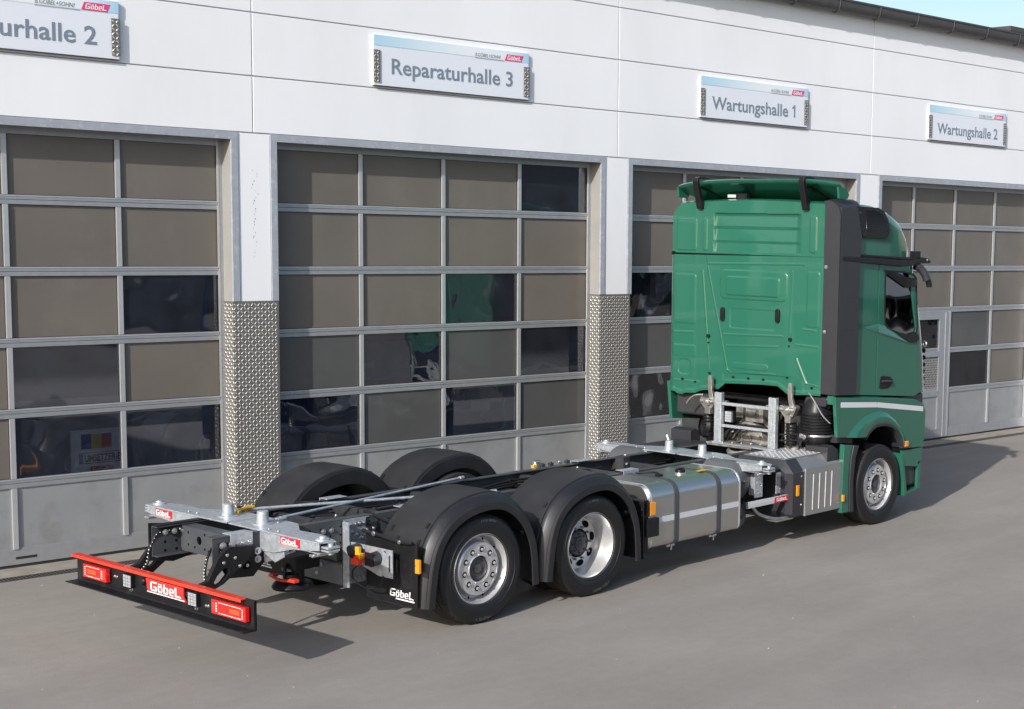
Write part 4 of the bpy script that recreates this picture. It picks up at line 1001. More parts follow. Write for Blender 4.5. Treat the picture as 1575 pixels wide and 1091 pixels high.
SEG = [((.62, 2.98), (.30, 1.78), .008), ((.30, 1.78), (.25, 1.745), .006), ((.25, 1.745), (-.40, 1.77), .005), ((.70, 2.93), (.575, 1.76), .006), ((-.70, 1.97), (-.84, 1.70), .010), ((.30, 2.06), (-.44, 2.09), .006), ((.36, 2.19), (-.50, 2.215), .007),
       ((.62, 3.01), (-.78, 3.04), .006), ((-.62, 2.95), (-.60, 2.25), .004), ((1.12, 1.60), (.72, 1.60), .005), ((-.78, 2.31), (-.96, 2.30), .006), ((-.68, 2.13), (-.99, 2.12), .005), ((.82, 2.19), (1.14, 2.18), .005), ((-.84, 1.70), (-1.0, 1.68), .004)]
def relief(y, z):
    h = 0
    for y0, y1, z0, z1, rr, a in RRS:
        d = sd_rr(y, z, y0, y1, z0, z1, rr); h += a*(1-ss(-.007, .007, d))
    for a, c, k in SEG: h += k*(1-ss(.003, .015, sd_seg(y, z, a, c)))
    h += .014*(1-ss(-.02, .02, sd_rr(y, z, -1.3, 1.3, 1.0, 1.66 if abs(y) > .5 else 1.72, .02)))*0
    # trapezoid mid field slightly proud
    lf = .62+(z-2.98)*(.62-.30)/(2.98-1.78); h += .010*ss(-.015, .015, lf-y)*ss(-.10, .10, y+.60+(2.2-z)*.15)*ss(1.74, 1.77, z)
    # lip just above the lower edge
    h += .012*ss(.055, .035, z-zbot(y))
    # rounded outer corner at the left
    h -= max(0, y-1.13)**2*6+max(0, -1.02-y)**2*4
    return h
BOT = [(-1.06, 1.575), (-.90, 1.575), (-.66, 1.555), (-.59, 1.56), (-.45, 1.64), (-.2, 1.64), (.32, 1.615), (.42, 1.54), (.70, 1.50), (.78, 1.465), (.94, 1.455), (.98, 1.435), (1.06, 1.44), (1.10, 1.46), (1.21, 1.47)]
def zbot(y):
    for i in range(len(BOT)-1):
        if y <= BOT[i+1][0]:
            t = (y-BOT[i][0])/(BOT[i+1][0]-BOT[i][0]); return BOT[i][1]+(BOT[i+1][1]-BOT[i][1])*max(0, t)
    return BOT[-1][1]
XR = 5.2
b = MB(GREEN, SLOT)
def fr(u_, v_):
    y = YR+(YL-YR)*u_; zt = 3.125-.02*ss(0, 1, u_); z = zbot(y)+(zt-zbot(y))*v_; return (XR-relief(y, z), y, z)
b.grid(fr, 330, 230)
# folded lower edge
b.grid(lambda u_, v_: (XR-relief(YR+(YL-YR)*u_, zbot(YR+(YL-YR)*u_))+v_*.06, YR+(YL-YR)*u_, zbot(YR+(YL-YR)*u_)), 100, 1)
b.grid(lambda u_, v_: (XR-relief(YL, 1.47+1.64*u_)+v_*.02, YL+.0*v_, 1.47+1.64*u_), 40, 1)
rw = part(b, 'rear_wall', ang=60, fix=False)
for y_, z_ in ((.372, 2.425), (-.433, 2.445)):
    q = MB(BLACK, SLOT); q.plate([(y_-.03, z_-.06), (y_-.015, z_-.08), (y_+.015, z_-.08), (y_+.03, z_-.06), (y_+.03, z_+.06), (y_+.015, z_+.08), (y_-.015, z_+.08), (y_-.03, z_+.06)], XR-.034, XR+.0, 'x'); q.build('rear_vent', rw, bevel=.006)
q = MB(BLACK)
for y_, z_, r_ in ((.588, 2.157, .022), (-.614, 2.185, .022), (.585, 2.08, .008), (-.6, 2.11, .008), (.56, 1.72, .012), (-.58, 1.75, .010), (.98, 1.62, .012), (.78, 1.60, .010), (.2, 1.70, .012), (-.02, 1.70, .012), (-.24, 1.70, .012), (-.93, 1.66, .012)): q.tube((XR+.0, y_, z_), (XR-.026, y_, z_), r_, n=14)
q.build('rubber_plugs', rw)
# upper rear panel with stepped recess
TOPZ = [(YR, 3.715), (.6, 3.69), (.9, 3.665), (1.05, 3.60), (1.11, 3.52), (1.14, 3.40), (1.16, 3.28), (1.18, 3.12)]
def relief2(y, z):
    h = 0
    for y0, y1, z0, z1, rr, a in ((.80, 1.10, 3.16, 3.535, .03, .008), (.64, .70, 3.16, 3.535, .02, .008), (-.94, -.85, 3.17, 3.575, .03, .009)):
        d = sd_rr(y, z, y0, y1, z0, z1, rr); h += a*(1-ss(-.007, .007, d))
    ins = ss(.55, .51, y)*ss(-.74, -.64, y)
    if ins > 0:
        zz_ = z-.02*(y < 0)*0
        k = 0
        for (za, zb, amp) in ((3.45, 3.60, .015), (3.285, 3.45, .016), (3.15, 3.285, .015)):
            if za <= zz_ < zb: tt = (zz_-za)/(zb-za); k = amp*(tt/.8 if tt < .8 else (1-tt)/.2)
        h -= (.018+k*.9)*ins*(1 if 3.15 <= z <= 3.60 else 0)
    h -= max(0, y-1.08)**2*.8
    return h
def ytop(z):       # left boundary of the panel
    P = [(3.12, 1.185), (3.30, 1.165), (3.42, 1.14), (3.52, 1.11), (3.60, 1.04), (3.65, .95), (3.68, .80)]
    for i in range(len(P)-1):
        if z <= P[i+1][0]:
            t = (z-P[i][0])/(P[i+1][0]-P[i][0]); return P[i][1]+(P[i+1][1]-P[i][1])*max(0, t)
    return P[-1][1]
b = MB(GREEN, SLOT)
def fr2(u_, v_):
    z = 3.128+v_*.557; yl = ytop(z); y = YR+(yl-YR)*u_; zz_ = z+(.028*(1-u_))*ss(3.45, 3.68, z); return (XR-relief2(y, zz_), y, zz_)
b.grid(fr2, 300, 110)
b.box(XR+.002, XR+.02, YR, 1.19, 3.10, 3.14, 1)
part(b, 'upper_rear_panel', ang=60, fix=False)
# rim frame round the upper panel and roof shell
def roof_ring(x, hw, zt, z0, rs, n=10):
    P = [(x, -hw, z0)]
    for k in range(n+1):
        t = PI-k*PI/2/n; P.append((x, -hw+rs+rs*math.cos(t), zt-rs+rs*math.sin(t)-.0))
    for k in range(1, 6): P.append((x, (-hw+rs)+(2*hw-2*rs)*k/6, zt+.035*math.sin(PI*k/6)))
    for k in range(n+1):
        t = PI/2-k*PI/2/n; P.append((x, hw-rs+rs*math.cos(t), zt-rs+rs*math.sin(t)))
    P.append((x, hw, z0)); return P
b = MB(GREEN)
st = [(5.215, 1.185, 3.715, 3.13, .20), (5.26, 1.205, 3.735, 3.13, .19), (5.6, 1.215, 3.745, 3.13, .15), (6.0, 1.212, 3.725, 3.13, .14), (6.3, 1.205, 3.665, 3.13, .14), (6.55, 1.19, 3.575, 3.13, .15), (6.72, 1.16, 3.46, 3.13, .16), (6.84, 1.12, 3.32, 3.13, .15), (6.90, 1.07, 3.20, 3.13, .06)]
b.loft([roof_ring(x_, h_, zt, z0, rs) for x_, h_, zt, z0, rs in st], 0, cap=False, closed=False); b._add(roof_ring(*[st[-1][i] for i in (0, 1, 2, 3, 4)]), [tuple(range(len(roof_ring(*st[-1]))))])
rg = [(p[1], p[2]) for p in roof_ring(5.212, 1.185, 3.715, 3.13, .20)]
b.plate(rg, 5.2125, 5.2165, 'x', holes=[[(-.86, 3.142), (.62, 3.142), (.62, 3.63), (-.86, 3.63)]])
part(b, 'roof_shell', ang=50)
# lower cab shell: plan sections
def plan(z, xf, hw, rx=.30, ry=.22, x0=5.225):
    P = [(x0, -hw+.03, z), (x0+.03, -hw, z)]
    for k in range(9): t = -PI/2+k*PI/2/8; P.append((xf-rx+rx*math.cos(t), -hw+ry+ry*math.sin(t), z))
    P += [(xf+.05, -hw*.4, z), (xf+.05, hw*.4, z)]
    for k in range(9): t = k*PI/2/8; P.append((xf-rx+rx*math.cos(t), hw-ry+ry*math.sin(t), z))
    P += [(x0+.03, hw, z), (x0, hw-.03, z)]
    return P
# cab shell is split so the door window is a real opening: side panel right with a hole, rest as loft
zs = [(1.50, 7.33), (1.9, 7.29), (2.3, 7.20), (2.7, 7.09), (3.0, 6.98), (3.13, 6.93)]
b = MB(GREEN, SLOT, DGL)
HW = 1.215
rings = [plan(z, xf, HW) for z, xf in zs]
n = len(rings[0])
vs = [p for rg in rings for p in rg]; fs = []; ms = []
for j in range(len(rings)-1):
    for i in range(n-1):
        if i in (1, n-3): continue                       # flat right flank replaced by the flank plates
        fs.append((j*n+i, j*n+i+1, (j+1)*n+i+1, (j+1)*n+i)); ms.append(2 if (10 <= i <= 12 and j >= 2) else 0)
b0 = len(b.v); b.v += vs; b.f += [tuple(b0+i for i in q) for q in fs]; b.m += ms
b._add(rings[0], [tuple(range(n))], 1)
cabs = part(b, 'cab_shell', ang=50)
lx = lambda z: [xf-.30 for zz_, xf in zs]
def xf_at(z):
    for i in range(len(zs)-1):
        if z <= zs[i+1][0]: t = (z-zs[i][0])/(zs[i+1][0]-zs[i][0]); return zs[i][1]+(zs[i+1][1]-zs[i][1])*max(0, t)-.30
    return zs[-1][1]-.30
bz = lambda x_: 1.602-(x_-5.25)*.083
b = MB(GREEN)
b.plate([(5.255, 1.5), (6.93, 1.5)]+[(xf_at(z)+.001, z) for z in (1.9, 2.3, 2.7, 3.0, 3.11)]+[(5.255, 3.125)], HW-.02, HW+.003, 'y', holes=[[(6.2, 2.3), (6.75, 2.2), (6.9, 2.25), (6.85, 2.9), (6.2, 2.93)]]); part(b, 'flank_panel', bevel=.004)
b = MB(CABG); b.plate([(6.2, 2.3), (6.75, 2.2), (6.9, 2.25), (6.85, 2.9), (6.2, 2.93)], HW-.012, HW-.008, 'y'); part(b, 'side_window')
b = MB(DARK); b.box(5.9, 5.92, -1.18, 1.18, 1.55, 3.1); b.box(6.6, 7.0, -1.1, 1.1, 1.6, 2.1); part(b, 'cab_lining', bevel=.02)
# rear flank (between fairing and door)
b = MB(GREEN); b.plate([(5.255, bz(5.255)), (6.062, bz(6.062)), (6.055, 3.112), (5.255, 3.125)], -HW-.003, -HW+.02, 'y'); part(b, 'flank_panel', bevel=.004)
# door
win = [(6.20, 2.93), (6.30, 2.965), (6.60, 2.955), (6.80, 2.925), (6.865, 2.88), (6.93, 2.30), (6.90, 2.235), (6.72, 2.215), (6.45, 2.262), (6.28, 2.315), (6.225, 2.37), (6.205, 2.5)]
frontx = [(xf_at(z)+.001, z) for z in (1.50, 1.9, 2.3, 2.7, 3.0, 3.11)]
b = MB(GREEN)
b.plate([(6.072, bz(6.072)), (6.90, bz(6.9))]+frontx+[(6.065, 3.11)], -HW-.004, -HW+.02, 'y', holes=[win])
door = part(b, 'door', bevel=.004)
q = MB(CABG, BLACK); 
q.plate(win, -HW+.008, -HW+.012, 'y'); q.build('door_window', door, smooth=False)
def offs(P, k, c=(6.55, 2.6)): return [((x_-c[0])*k+c[0], (z_-c[1])*k+c[1]) for x_, z_ in P]
q = MB(BLACK); q.plate(offs(win, 1.045), -HW-.012, -HW-.0041, 'y', holes=[offs(win, .985)])
q.plate([(6.44, 2.262), (6.72, 2.212), (6.90, 2.232), (6.95, 2.20), (6.96, 2.15), (6.90, 2.115), (6.74, 2.12), (6.62, 2.17), (6.52, 2.21)], -HW-.022, -HW-.0121, 'y'); q.build('window_seal', door, bevel=.003)
q = MB(BLACK, DARK); q.plate([(6.13, 1.62), (6.15, 1.735), (6.20, 1.755), (6.36, 1.735), (6.42, 1.70), (6.43, 1.66), (6.33, 1.60), (6.17, 1.60)], -HW-.010, -HW-.0041, 'y'); q.path([(6.17, -HW-.012, 1.69), (6.22, -HW-.035, 1.695), (6.34, -HW-.035, 1.685), (6.40, -HW-.012, 1.675)], .014, 8, 1, 5); q.build('door_handle', door, bevel=.003)
# body crease running into the window corner: an upward facing ledge
q = MB(GREEN); 
A0 = [(5.82, 2.325), (6.205, 2.385), (6.28, 2.31), (6.45, 2.262), (6.54, 2.205), (6.70, 2.135)]
q.loft([[(5.80, -HW-.003, 2.335), (5.80, -HW-.004, 2.325), (5.80, -HW-.003, 2.322)], [(6.062, -HW-.003, 2.365), (6.062, -HW-.016, 2.27), (6.062, -HW-.003, 2.245)]], 0)
q.loft([[(6.074, -HW-.004, 2.367), (6.074, -HW-.017, 2.268), (6.074, -HW-.004, 2.243)], [(6.24, -HW-.004, 2.33), (6.24, -HW-.022, 2.235), (6.24, -HW-.004, 2.21)], [(6.44, -HW-.004, 2.262), (6.44, -HW-.026, 2.19), (6.44, -HW-.004, 2.165)], [(6.62, -HW-.004, 2.19), (6.62, -HW-.024, 2.145), (6.62, -HW-.004, 2.125)], [(6.72, -HW-.004, 2.15), (6.72, -HW-.02, 2.125), (6.72, -HW-.004, 2.11)]], 0)
q.build('body_crease', door, ang=20)
# interior seats hint, steering wheel
q = MB(SLOT, BOARDW); q.box(6.15, 6.6, -.85, -.35, 1.7, 2.1); q.box(6.02, 6.15, -.85, -.35, 2.0, 2.6); part(q, 'driver_seat', bevel=.05)
q = MB(DARK); q.lathe([(.20, 0), (.215, .012), (.20, .024), (.188, .012), (.20, 0)], (6.75, -.62, 2.15), (-.5, 0, .86), 30); part(q, 'steering_wheel')
# window wind deflector (dark blade at the top of the window)
q = MB(BLACK, CHAR); q.loft([[(6.17, -HW-.012, 2.99), (6.17, -HW-.03, 2.97), (6.17, -HW-.012, 2.955)], [(6.40, -HW-.012, 2.965), (6.40, -HW-.07, 2.915), (6.40, -HW-.012, 2.865)], [(6.65, -HW-.012, 2.90), (6.65, -HW-.085, 2.845), (6.65, -HW-.012, 2.77)], [(6.84, -HW-.012, 2.88), (6.84, -HW-.05, 2.84), (6.84, -HW-.012, 2.79)]], 0); part(q, 'wind_deflector', ang=50)
# side fairing: rear facing and side facing charcoal panels
b = MB(CHAR, STEEL)
b.plate([(-1.052, 1.60), (-1.258, 1.60), (-1.262, 3.60), (-1.235, 3.685), (-1.17, 3.725), (-1.052, 3.72)], XR-.012, XR+.0, 'x')
b.plate([(XR+.0, 1.60), (XR+.40, 1.575), (XR+.405, 3.09), (XR+.43, 3.36), (XR+.38, 3.50), (XR+.33, 3.68), (XR+.02, 3.68)], -1.262, -1.225, 'y')
for z_ in (3.02, 2.30): b.bolt((XR-.012, -1.085, z_), (-1, 0, 0), .016, .012, 1)
for k in range(7): b.box(XR+.10, XR+.38, -1.2635, -1.2621, 1.76+k*.185, 1.763+k*.185, 0)
part(b, 'side_fairing', bevel=.012, seg=3)
b = MB(CHAR); b.plate([(XR+.22, 1.60), (XR+.40, 1.575), (XR+.405, 3.09), (XR+.22, 3.1)], 1.222, 1.262, 'y'); part(b, 'side_fairing', bevel=.008)
# top cap of the fairing and blacked roof side window
b = MB(CHAR, BLACK, DGL)
b.loft([[(x_, -1.03, z_+.012), (x_, -1.12, z_+.018), (x_, -1.19, z_-.01), (x_, -1.235, z_-.06), (x_, -1.25, z_-.14), (x_, -1.20, z_-.14), (x_, -1.1, z_-.05)] for x_, z_ in ((5.195, 3.735), (5.3, 3.755), (5.62, 3.76))], 0)
part(b, 'fairing_cap', ang=50)
b = MB(BLACK, DGL)
out_ = [(5.54, 3.70), (5.56, 3.55), (5.60, 3.43), (5.68, 3.36), (6.12, 3.345), (6.20, 3.37), (6.225, 3.44), (6.19, 3.56), (6.10, 3.655), (5.98, 3.695)]
b.plate(out_, -1.245, -1.20, 'y', m=0)
b.plate([(5.70, 3.665), (5.735, 3.445), (6.17, 3.435), (6.135, 3.545), (6.06, 3.625), (5.90, 3.665)], -1.25, -1.2451, 'y', m=1)
part(b, 'roof_side_window', bevel=.008)
b = MB(GREEN, BLACK); b.plate([(5.62, 3.145), (6.80, 3.10), (6.79, 3.125), (5.62, 3.168)], -1.234, -1.21, 'y', m=1); 
b.loft([[(5.26, -1.268, 3.095), (5.26, -1.268, 3.14), (5.26, -1.20, 3.165), (5.26, -1.20, 3.085)], [(5.7, -1.268, 3.075), (5.7, -1.268, 3.13), (5.7, -1.20, 3.155), (5.7, -1.20, 3.06)], [(6.5, -1.262, 3.035), (6.5, -1.262, 3.095), (6.5, -1.20, 3.115), (6.5, -1.20, 3.015)], [(6.9, -1.23, 3.045), (6.9, -1.23, 3.10), (6.9, -1.10, 3.11), (6.9, -1.10, 3.04)]], 1)
part(b, 'drip_rail', bevel=.003)
# sun visor end and mirror camera
b = MB(BLACK, STEEL); b.loft([[(6.78, y_, 3.115), (6.95, y_, 3.135), (7.10, y_, 3.12), (7.17, y_, 3.075), (7.13, y_, 3.06), (6.95, y_, 3.06), (6.78, y_, 3.06)] for y_ in (-1.24, 1.24)], 0)
b.cbox((6.87, -1.20, 3.16), (.11, .08, .09), 0); b.bolt((7.08, -1.24, 3.10), (0, -1, 0), .012, .01, 1); part(b, 'sun_visor', bevel=.012)
b = MB(CHAR, BLACK); b.path([(6.90, -1.18, 3.03), (6.96, -1.22, 3.0), (7.0, -1.26, 2.93), (7.02, -1.28, 2.86)], .048, 12, 0, 5); b.path([(7.02, -1.28, 2.90), (7.05, -1.29, 2.83), (7.06, -1.29, 2.78)], .036, 10, 1, 4); part(b, 'mirror_camera')
b = MB(CHAR, BLACK); b.path([(6.92, 1.20, 3.03), (7.0, 1.25, 3.0), (7.05, 1.31, 2.93), (7.07, 1.34, 2.84)], .048, 12, 0, 5); part(b, 'mirror_camera')
b = MB(STEEL); b.lathe([(.035, 0), (.04, .008), (.035, .016), (.028, .008), (.035, 0)], (7.19, -1.17, 2.08), (.9, -.4, 0), 18); part(b, 'badge_ring')
b = MB(SLOT, GREEN)
for k in range(6): b.cbox((7.235, -1.13, 1.57+k*.085), (.045, .05, .05), 0, Matrix.Rotation(.5, 3, 'Y'))
part(b, 'grille_edge', bevel=.01)
# roof deflector ------------------------------------------------------------
b = MB(GREEN)
def defl(y):
    t = (y+.05)/1.19; return .080*abs(t)**2.8 if t > 0 else .045*abs(t)**6
NY = 28; R = []
for k in range(NY+1):
    y = -1.235+(1.075+1.235)*k/NY; d = defl(y); e = 1-abs((y+.05)/1.19); fx = 5.66-.10*(1-min(1, e*4))
    zr_ = 3.990-d; R.append([(5.12+.10*(1-min(1, e*6)), y, zr_-.038), (5.105+.10*(1-min(1, e*6)), y, zr_-.012), (5.12+.10*(1-min(1, e*6)), y, zr_), (5.35, y*.96, zr_-.004), (fx, y*.88, 3.745-d*.3), (fx-.02, y*.88, 3.735-d*.3), (5.24, y*.98, zr_-.07), (5.16+.10*(1-min(1, e*6)), y, zr_-.055)])
b.loft(R, 0, cap=True)
# end skirts
for y_, s_ in ((1.075, 1), (-1.235, -1)):
    b.plate([(5.16, 3.90), (5.30, 3.89), (5.37, 3.82), (5.34, 3.775), (5.18, 3.775)], y_-.012, y_+.012, 'y')
rd = part(b, 'roof_deflector', ang=45)
for y_ in (.73, -.80):
    q = MB(BLACK, BLACK)
    P = [(5.15, 3.645), (5.12, 3.75), (5.095, 3.85), (5.075, 3.92), (5.065, 3.965), (5.08, 4.0), (5.12, 4.018), (5.18, 4.02), (5.28, 4.005), (5.28, 3.992), (5.14, 3.996), (5.105, 3.98), (5.10, 3.95), (5.13, 3.88), (5.17, 3.80), (5.20, 3.645)]
    q.plate(P, y_-.038, y_+.038, 'y'); q.path([(5.2, y_+.02, 3.90), (5.35, y_-.02, 3.86), (5.5, y_-.06, 3.78), (5.6, y_-.08, 3.76)], .022, 8, 1, 5)
    q.build('bracket', rd, bevel=.006)
q = MB(STRIPE, BLACK); q.cbox((5.30, .36, 3.80), (.01, .12, .034), 0); q.cbox((5.33, .22, 3.80), (.06, .16, .06), 1); part(q, 'maker_label')

# lower body: fender, steps, mud strip (both sides) -----------------------------
def low(side):
    y0, y1 = sorted((side*1.245, side*1.20))
    arch = [(6.632, .90), (6.615, 1.0), (6.52, 1.10), (6.40, 1.165), (6.24, 1.20), (6.07, 1.20), (5.93, 1.15), (5.84, 1.07)]
    b = MB(GREEN, SLOT)
    outl = [(5.27, 1.115), (5.84, 1.07)]+arch[::-1][1:]+[(6.64, .86), (7.12, .83), (7.145, 1.05), (7.15, 1.27), (7.10, 1.36), (6.90, 1.43), (6.2, 1.50), (5.9, 1.52), (5.21, 1.575)]
    b.plate(outl, y0, y1, 'y')
    # shoulder that rolls inward under the door
    b.loft([[(x_, side*1.2452, z_), (x_, side*1.235, z_+.028), (x_, side*1.20, z_+.055), (x_, side*1.12, z_+.055), (x_, side*1.12, z_-.05), (x_, side*1.2, z_-.05)] for x_, z_ in ((5.225, 1.535), (6.0, 1.475), (6.9, 1.385), (7.06, 1.33))], 0)
    fn = part(b, 'front_fender', bevel=.006)
    # flared arch lip
    q = MB(GREEN, CHAR)
    A1 = [(5.45, 1.10), (5.56, 1.185), (5.68, 1.26), (5.82, 1.315), (6.0, 1.345), (6.14, 1.345), (6.28, 1.315), (6.42, 1.24), (6.53, 1.14), (6.61, 1.03), (6.64, .96)]
    A2 = [(5.84, 1.07), (5.87, 1.10), (5.91, 1.135), (5.97, 1.168), (6.05, 1.195), (6.14, 1.20), (6.25, 1.195), (6.38, 1.165), (6.50, 1.10), (6.59, 1.01), (6.635, .90)]
    q.loft([[(a[0], side*1.244, a[1]) for a in A1], [((a[0]*.75+c[0]*.25), side*1.278, (a[1]*.75+c[1]*.25)) for a, c in zip(A1, A2)], [((a[0]*.3+c[0]*.7), side*1.284, (a[1]*.3+c[1]*.7)) for a, c in zip(A1, A2)], [(c[0], side*1.262, c[1]) for c in A2]], 0, cap=False, closed=False)
    A3 = [(c[0], c[1]-.035) for c in A2]
    q.loft([[(c[0], side*1.266, c[1]+.004) for c in A2], [(c[0], side*1.27, c[1]-.012) for c in A2], [(c[0]*1.0, side*1.262, c[1]-.03) for c in A2], [(c[0], side*1.10, c[1]-.03) for c in A2]], 1, cap=False, closed=False)
    q.build('arch_lip', fn, ang=60)
    q = MB(STRIPEW); 
    for a, c in (((5.318, 1.512), (6.055, 1.458)), ((6.068, 1.457), (7.085, 1.33))):
        q.plate([a, c, (c[0], c[1]-.06), (a[0], a[1]-.06)], side*1.2455, side*1.2475, 'y')
    q.build('reflective_stripe', fn, smooth=False)
    # step unit
    b = MB(GREEN, SLOT, BLACK)
    b.plate([(6.66, .825), (7.12, .825), (7.105, .66), (7.0, .60), (6.70, .64)], side*1.235, side*1.20, 'y', m=0)
    b.plate([(6.62, .80), (6.68, .78), (6.78, .30), (6.72, .27), (6.70, .40), (6.66, .62)], side*1.245, side*1.0, 'y', m=0)
    b.plate([(7.03, .66), (7.105, .66), (7.09, .34), (7.02, .33)], side*1.235, side*1.20, 'y', m=0)
    b.plate([(6.76, .285), (7.09, .33), (7.09, .355), (6.76, .31)], side*1.24, side*1.0, 'y', m=0)
    b.plate([(6.74, .37), (7.05, .41), (7.05, .64), (6.70, .64)], side*1.02, side*1.0, 'y', m=0); b.box(6.72, 7.06, min(side*1.0, side*1.2), max(side*1.0, side*1.2), .655, .665, 0)
    b.box(6.80, 7.07, min(side*1.05, side*1.2), max(side*1.05, side*1.2), .356, .362, 1)
    part(b, 'step_unit', bevel=.006)
    # mud strip behind the wheel
    b = MB(GREEN, CHAR); xs_ = [(5.44, 1.02), (5.41, .24)]
    b.plate([(5.425, 1.02), (5.60, 1.00), (5.55, .85), (5.53, .6), (5.545, .23), (5.40, .235)], side*1.235, side*1.17, 'y', m=0)
    b.plate([(5.605, 1.00), (5.71, .985), (5.645, .85), (5.61, .6), (5.63, .22), (5.55, .23), (5.535, .6), (5.555, .85)], side*1.25, side*1.18, 'y', m=1)
    b.plate([(5.39, 1.12), (5.72, 1.06), (5.72, .99), (5.39, 1.03)], side*1.15, side*.9, 'y', m=1)
    part(b, 'mud_strip', bevel=.008)
    b = MB(AMBER, BLACK); b.box(5.395, 5.425, min(side*1.236, side*1.26), max(side*1.236, side*1.26), .375, .45, 0); part(b, 'side_marker', bevel=.002)
    b = MB(RED, AMBER); b.cbox((6.70, side*1.255, .91), (.08, .05, .07), 1); b.cbox((6.66, side*1.25, .915), (.03, .04, .06), 0); part(b, 'indicator', bevel=.012)
    # dark wheelhouse
    b = MB(BLACK); ar = [(WB+.60*math.cos(t), .475+.66*math.sin(t)) for t in [PI*k/14 for k in range(1, 14)]]
    b.loft([[(a, side*1.19, c) for a, c in ar], [(a, side*.78, c) for a, c in ar]], 0, cap=False, closed=False); b.box(WB-.5, WB+.5, min(side*.77, side*.78), max(side*.77, side*.78), .6, 1.15) ; part(b, 'wheelhouse')
low(-1); low(1)
b = MB(DARK); b.box(6.7, 7.2, -1.19, 1.19, .35, 1.5); part(b, 'front_bumper', bevel=.05)
# underside of the cab floor
b = MB(BLACK); b.box(5.30, 6.95, -1.1, 1.1, 1.42, 1.50); b.box(6.0, 6.9, -.75, .75, .7, 1.42); part(b, 'cab_floor', bevel=.02)

# gantry, latches and the machinery behind the cab ---------------------------------
b = MB(GALV, STEEL)
for y_ in (.245, -.545):
    b.box(4.965, 5.02, y_-.052, y_-.044, .95, 1.53); b.box(4.965, 4.972, y_-.0439, y_+.052, .95, 1.53); b.box(4.972, 5.02, y_+.045, y_+.052, .95, 1.53); b.box(4.955, 4.9649, y_-.012, y_+.012, .95, 1.53, 0)
b.box(4.975, 5.01, -.493, .193, 1.385, 1.42); b.box(4.975, 5.01, -.493, .193, 1.13, 1.162)
b.box(4.90, 5.02, -.66, .36, .935, .95)
part(b, 'ladder_frame', bevel=.004)
for s_ in (1, -1):
    b = MB(CASTL, STEEL)
    yb_ = .47 if s_ > 0 else -.70
    b.loft([[(5.10-.02*k, yb_+dx, z_) for dx, z_ in ((-.028*w_, zz_), (.028*w_, zz_), (.02*w_, zz_+.001), (-.02*w_, zz_+.001))] for k, (zz_, w_) in enumerate(((1.70, .9), (1.69, 1)))], 0) if False else None
    b.plate([(yb_-.028, 1.66), (yb_-.02, 1.70), (yb_+.02, 1.70), (yb_+.026, 1.66), (yb_+.022, 1.54), (yb_+.0, 1.43), (yb_-.07, 1.41), (yb_-.055, 1.47), (yb_-.03, 1.55)], 5.08, 5.12, 'x')
    b.plate([(yb_+.10, 1.45), (yb_+.10, 1.38), (yb_+.02, 1.30), (yb_-.08, 1.33), (yb_-.13, 1.44), (yb_-.09, 1.46), (yb_-.06, 1.38), (yb_-.02, 1.43)], 5.04, 5.12, 'x')
    b.tube((5.06, yb_+.1*s_, 1.40), (5.06, yb_-.30*s_, 1.40), .033, n=14); b.tube((5.0, yb_-.02, 1.40), (5.12, yb_-.02, 1.40), .045, n=18); b.cbox((5.06, yb_-.02, 1.30), (.07, .08, .09), 0)
    b.bolt((5.0, yb_-.02, 1.40), (-1, 0, 0), .02, .02, 1); b.cbox((5.10, yb_-.015, 1.52), (.03, .04, .12), 1)
    if s_ > 0: b.path([(5.07, .55, 1.47), (5.05, .66, 1.455), (5.04, .74, 1.40), (5.04, .78, 1.35)], .014, 8, 0, 5)
    part(b, 'cab_latch', bevel=.008)
# coil / damper bodies below the latches
for y_ in (.52, -.70):
    b = MB(BLACK, STEEL); b.lathe([(.05, 0), (.06, .01), (.06, .24), (.05, .26)], (5.14, y_, .98), (0, 0, 1), 18)
    for k in range(6): b.lathe([(.062, .02+k*.037), (.070, .030+k*.037), (.062, .04+k*.037)], (5.14, y_, .98), (0, 0, 1), 18)
    part(b, 'cab_damper')
b = MB(BLACK); b.lathe([(.02, 0), (.13, .02), (.14, .05), (.12, .09)], (5.2, .56, 1.08), (-1, .5, .1), 26); part(b, 'round_cover')
# gearbox casting
b = MB(CAST, STEEL, DARK)
b.loft([[(x_, .05+r_*math.cos(t)*1.1, .98+r_*math.sin(t)) for t in [2*PI*k/14 for k in range(14)]] for x_, r_ in ((5.28, .12), (5.30, .20), (5.40, .22), (5.42, .27), (5.60, .29), (5.62, .33), (5.9, .35))], 0)
for k in range(10):
    t = 2*PI*k/10; b.bolt((5.415, .05+.25*math.cos(t), .98+.23*math.sin(t)), (-1, 0, 0), .014, .02, 1)
b.loft([[(5.12+x_, .28+r_*math.cos(t), 1.00+r_*math.sin(t)) for t in [2*PI*k/12 for k in range(12)]] for x_, r_ in ((.1, .06), (.12, .09), (.22, .10), (.26, .07))], 0)
b.cbox((5.34, -.05, 1.26), (.12, .26, .16), 0); b.cbox((5.30, .16, 1.29), (.06, .10, .14), 0); b.tube((5.25, -.12, 1.29), (5.25, .02, 1.29), .045, n=14); b.cbox((5.36, -.18, .92), (.2, .3, .12), 0, Matrix.Rotation(.3, 3, 'Y'))
for k in range(5): b.cbox((5.272, -.28+k*.13, .94), (.03, .02, .17), 0)
gb = part(b, 'gearbox', bevel=.012)
for k in range(5):
    q = MB(BLACK); q.path([(5.2, .40-k*.05, .95), (5.15, .36-k*.10, 1.06+.02*k), (5.2, .12-k*.12, 1.12+.03*(k % 2)), (5.3, -.2-k*.05, 1.08)], .009+.003*(k % 2), 6, 0, 6); q.build('hose', gb)
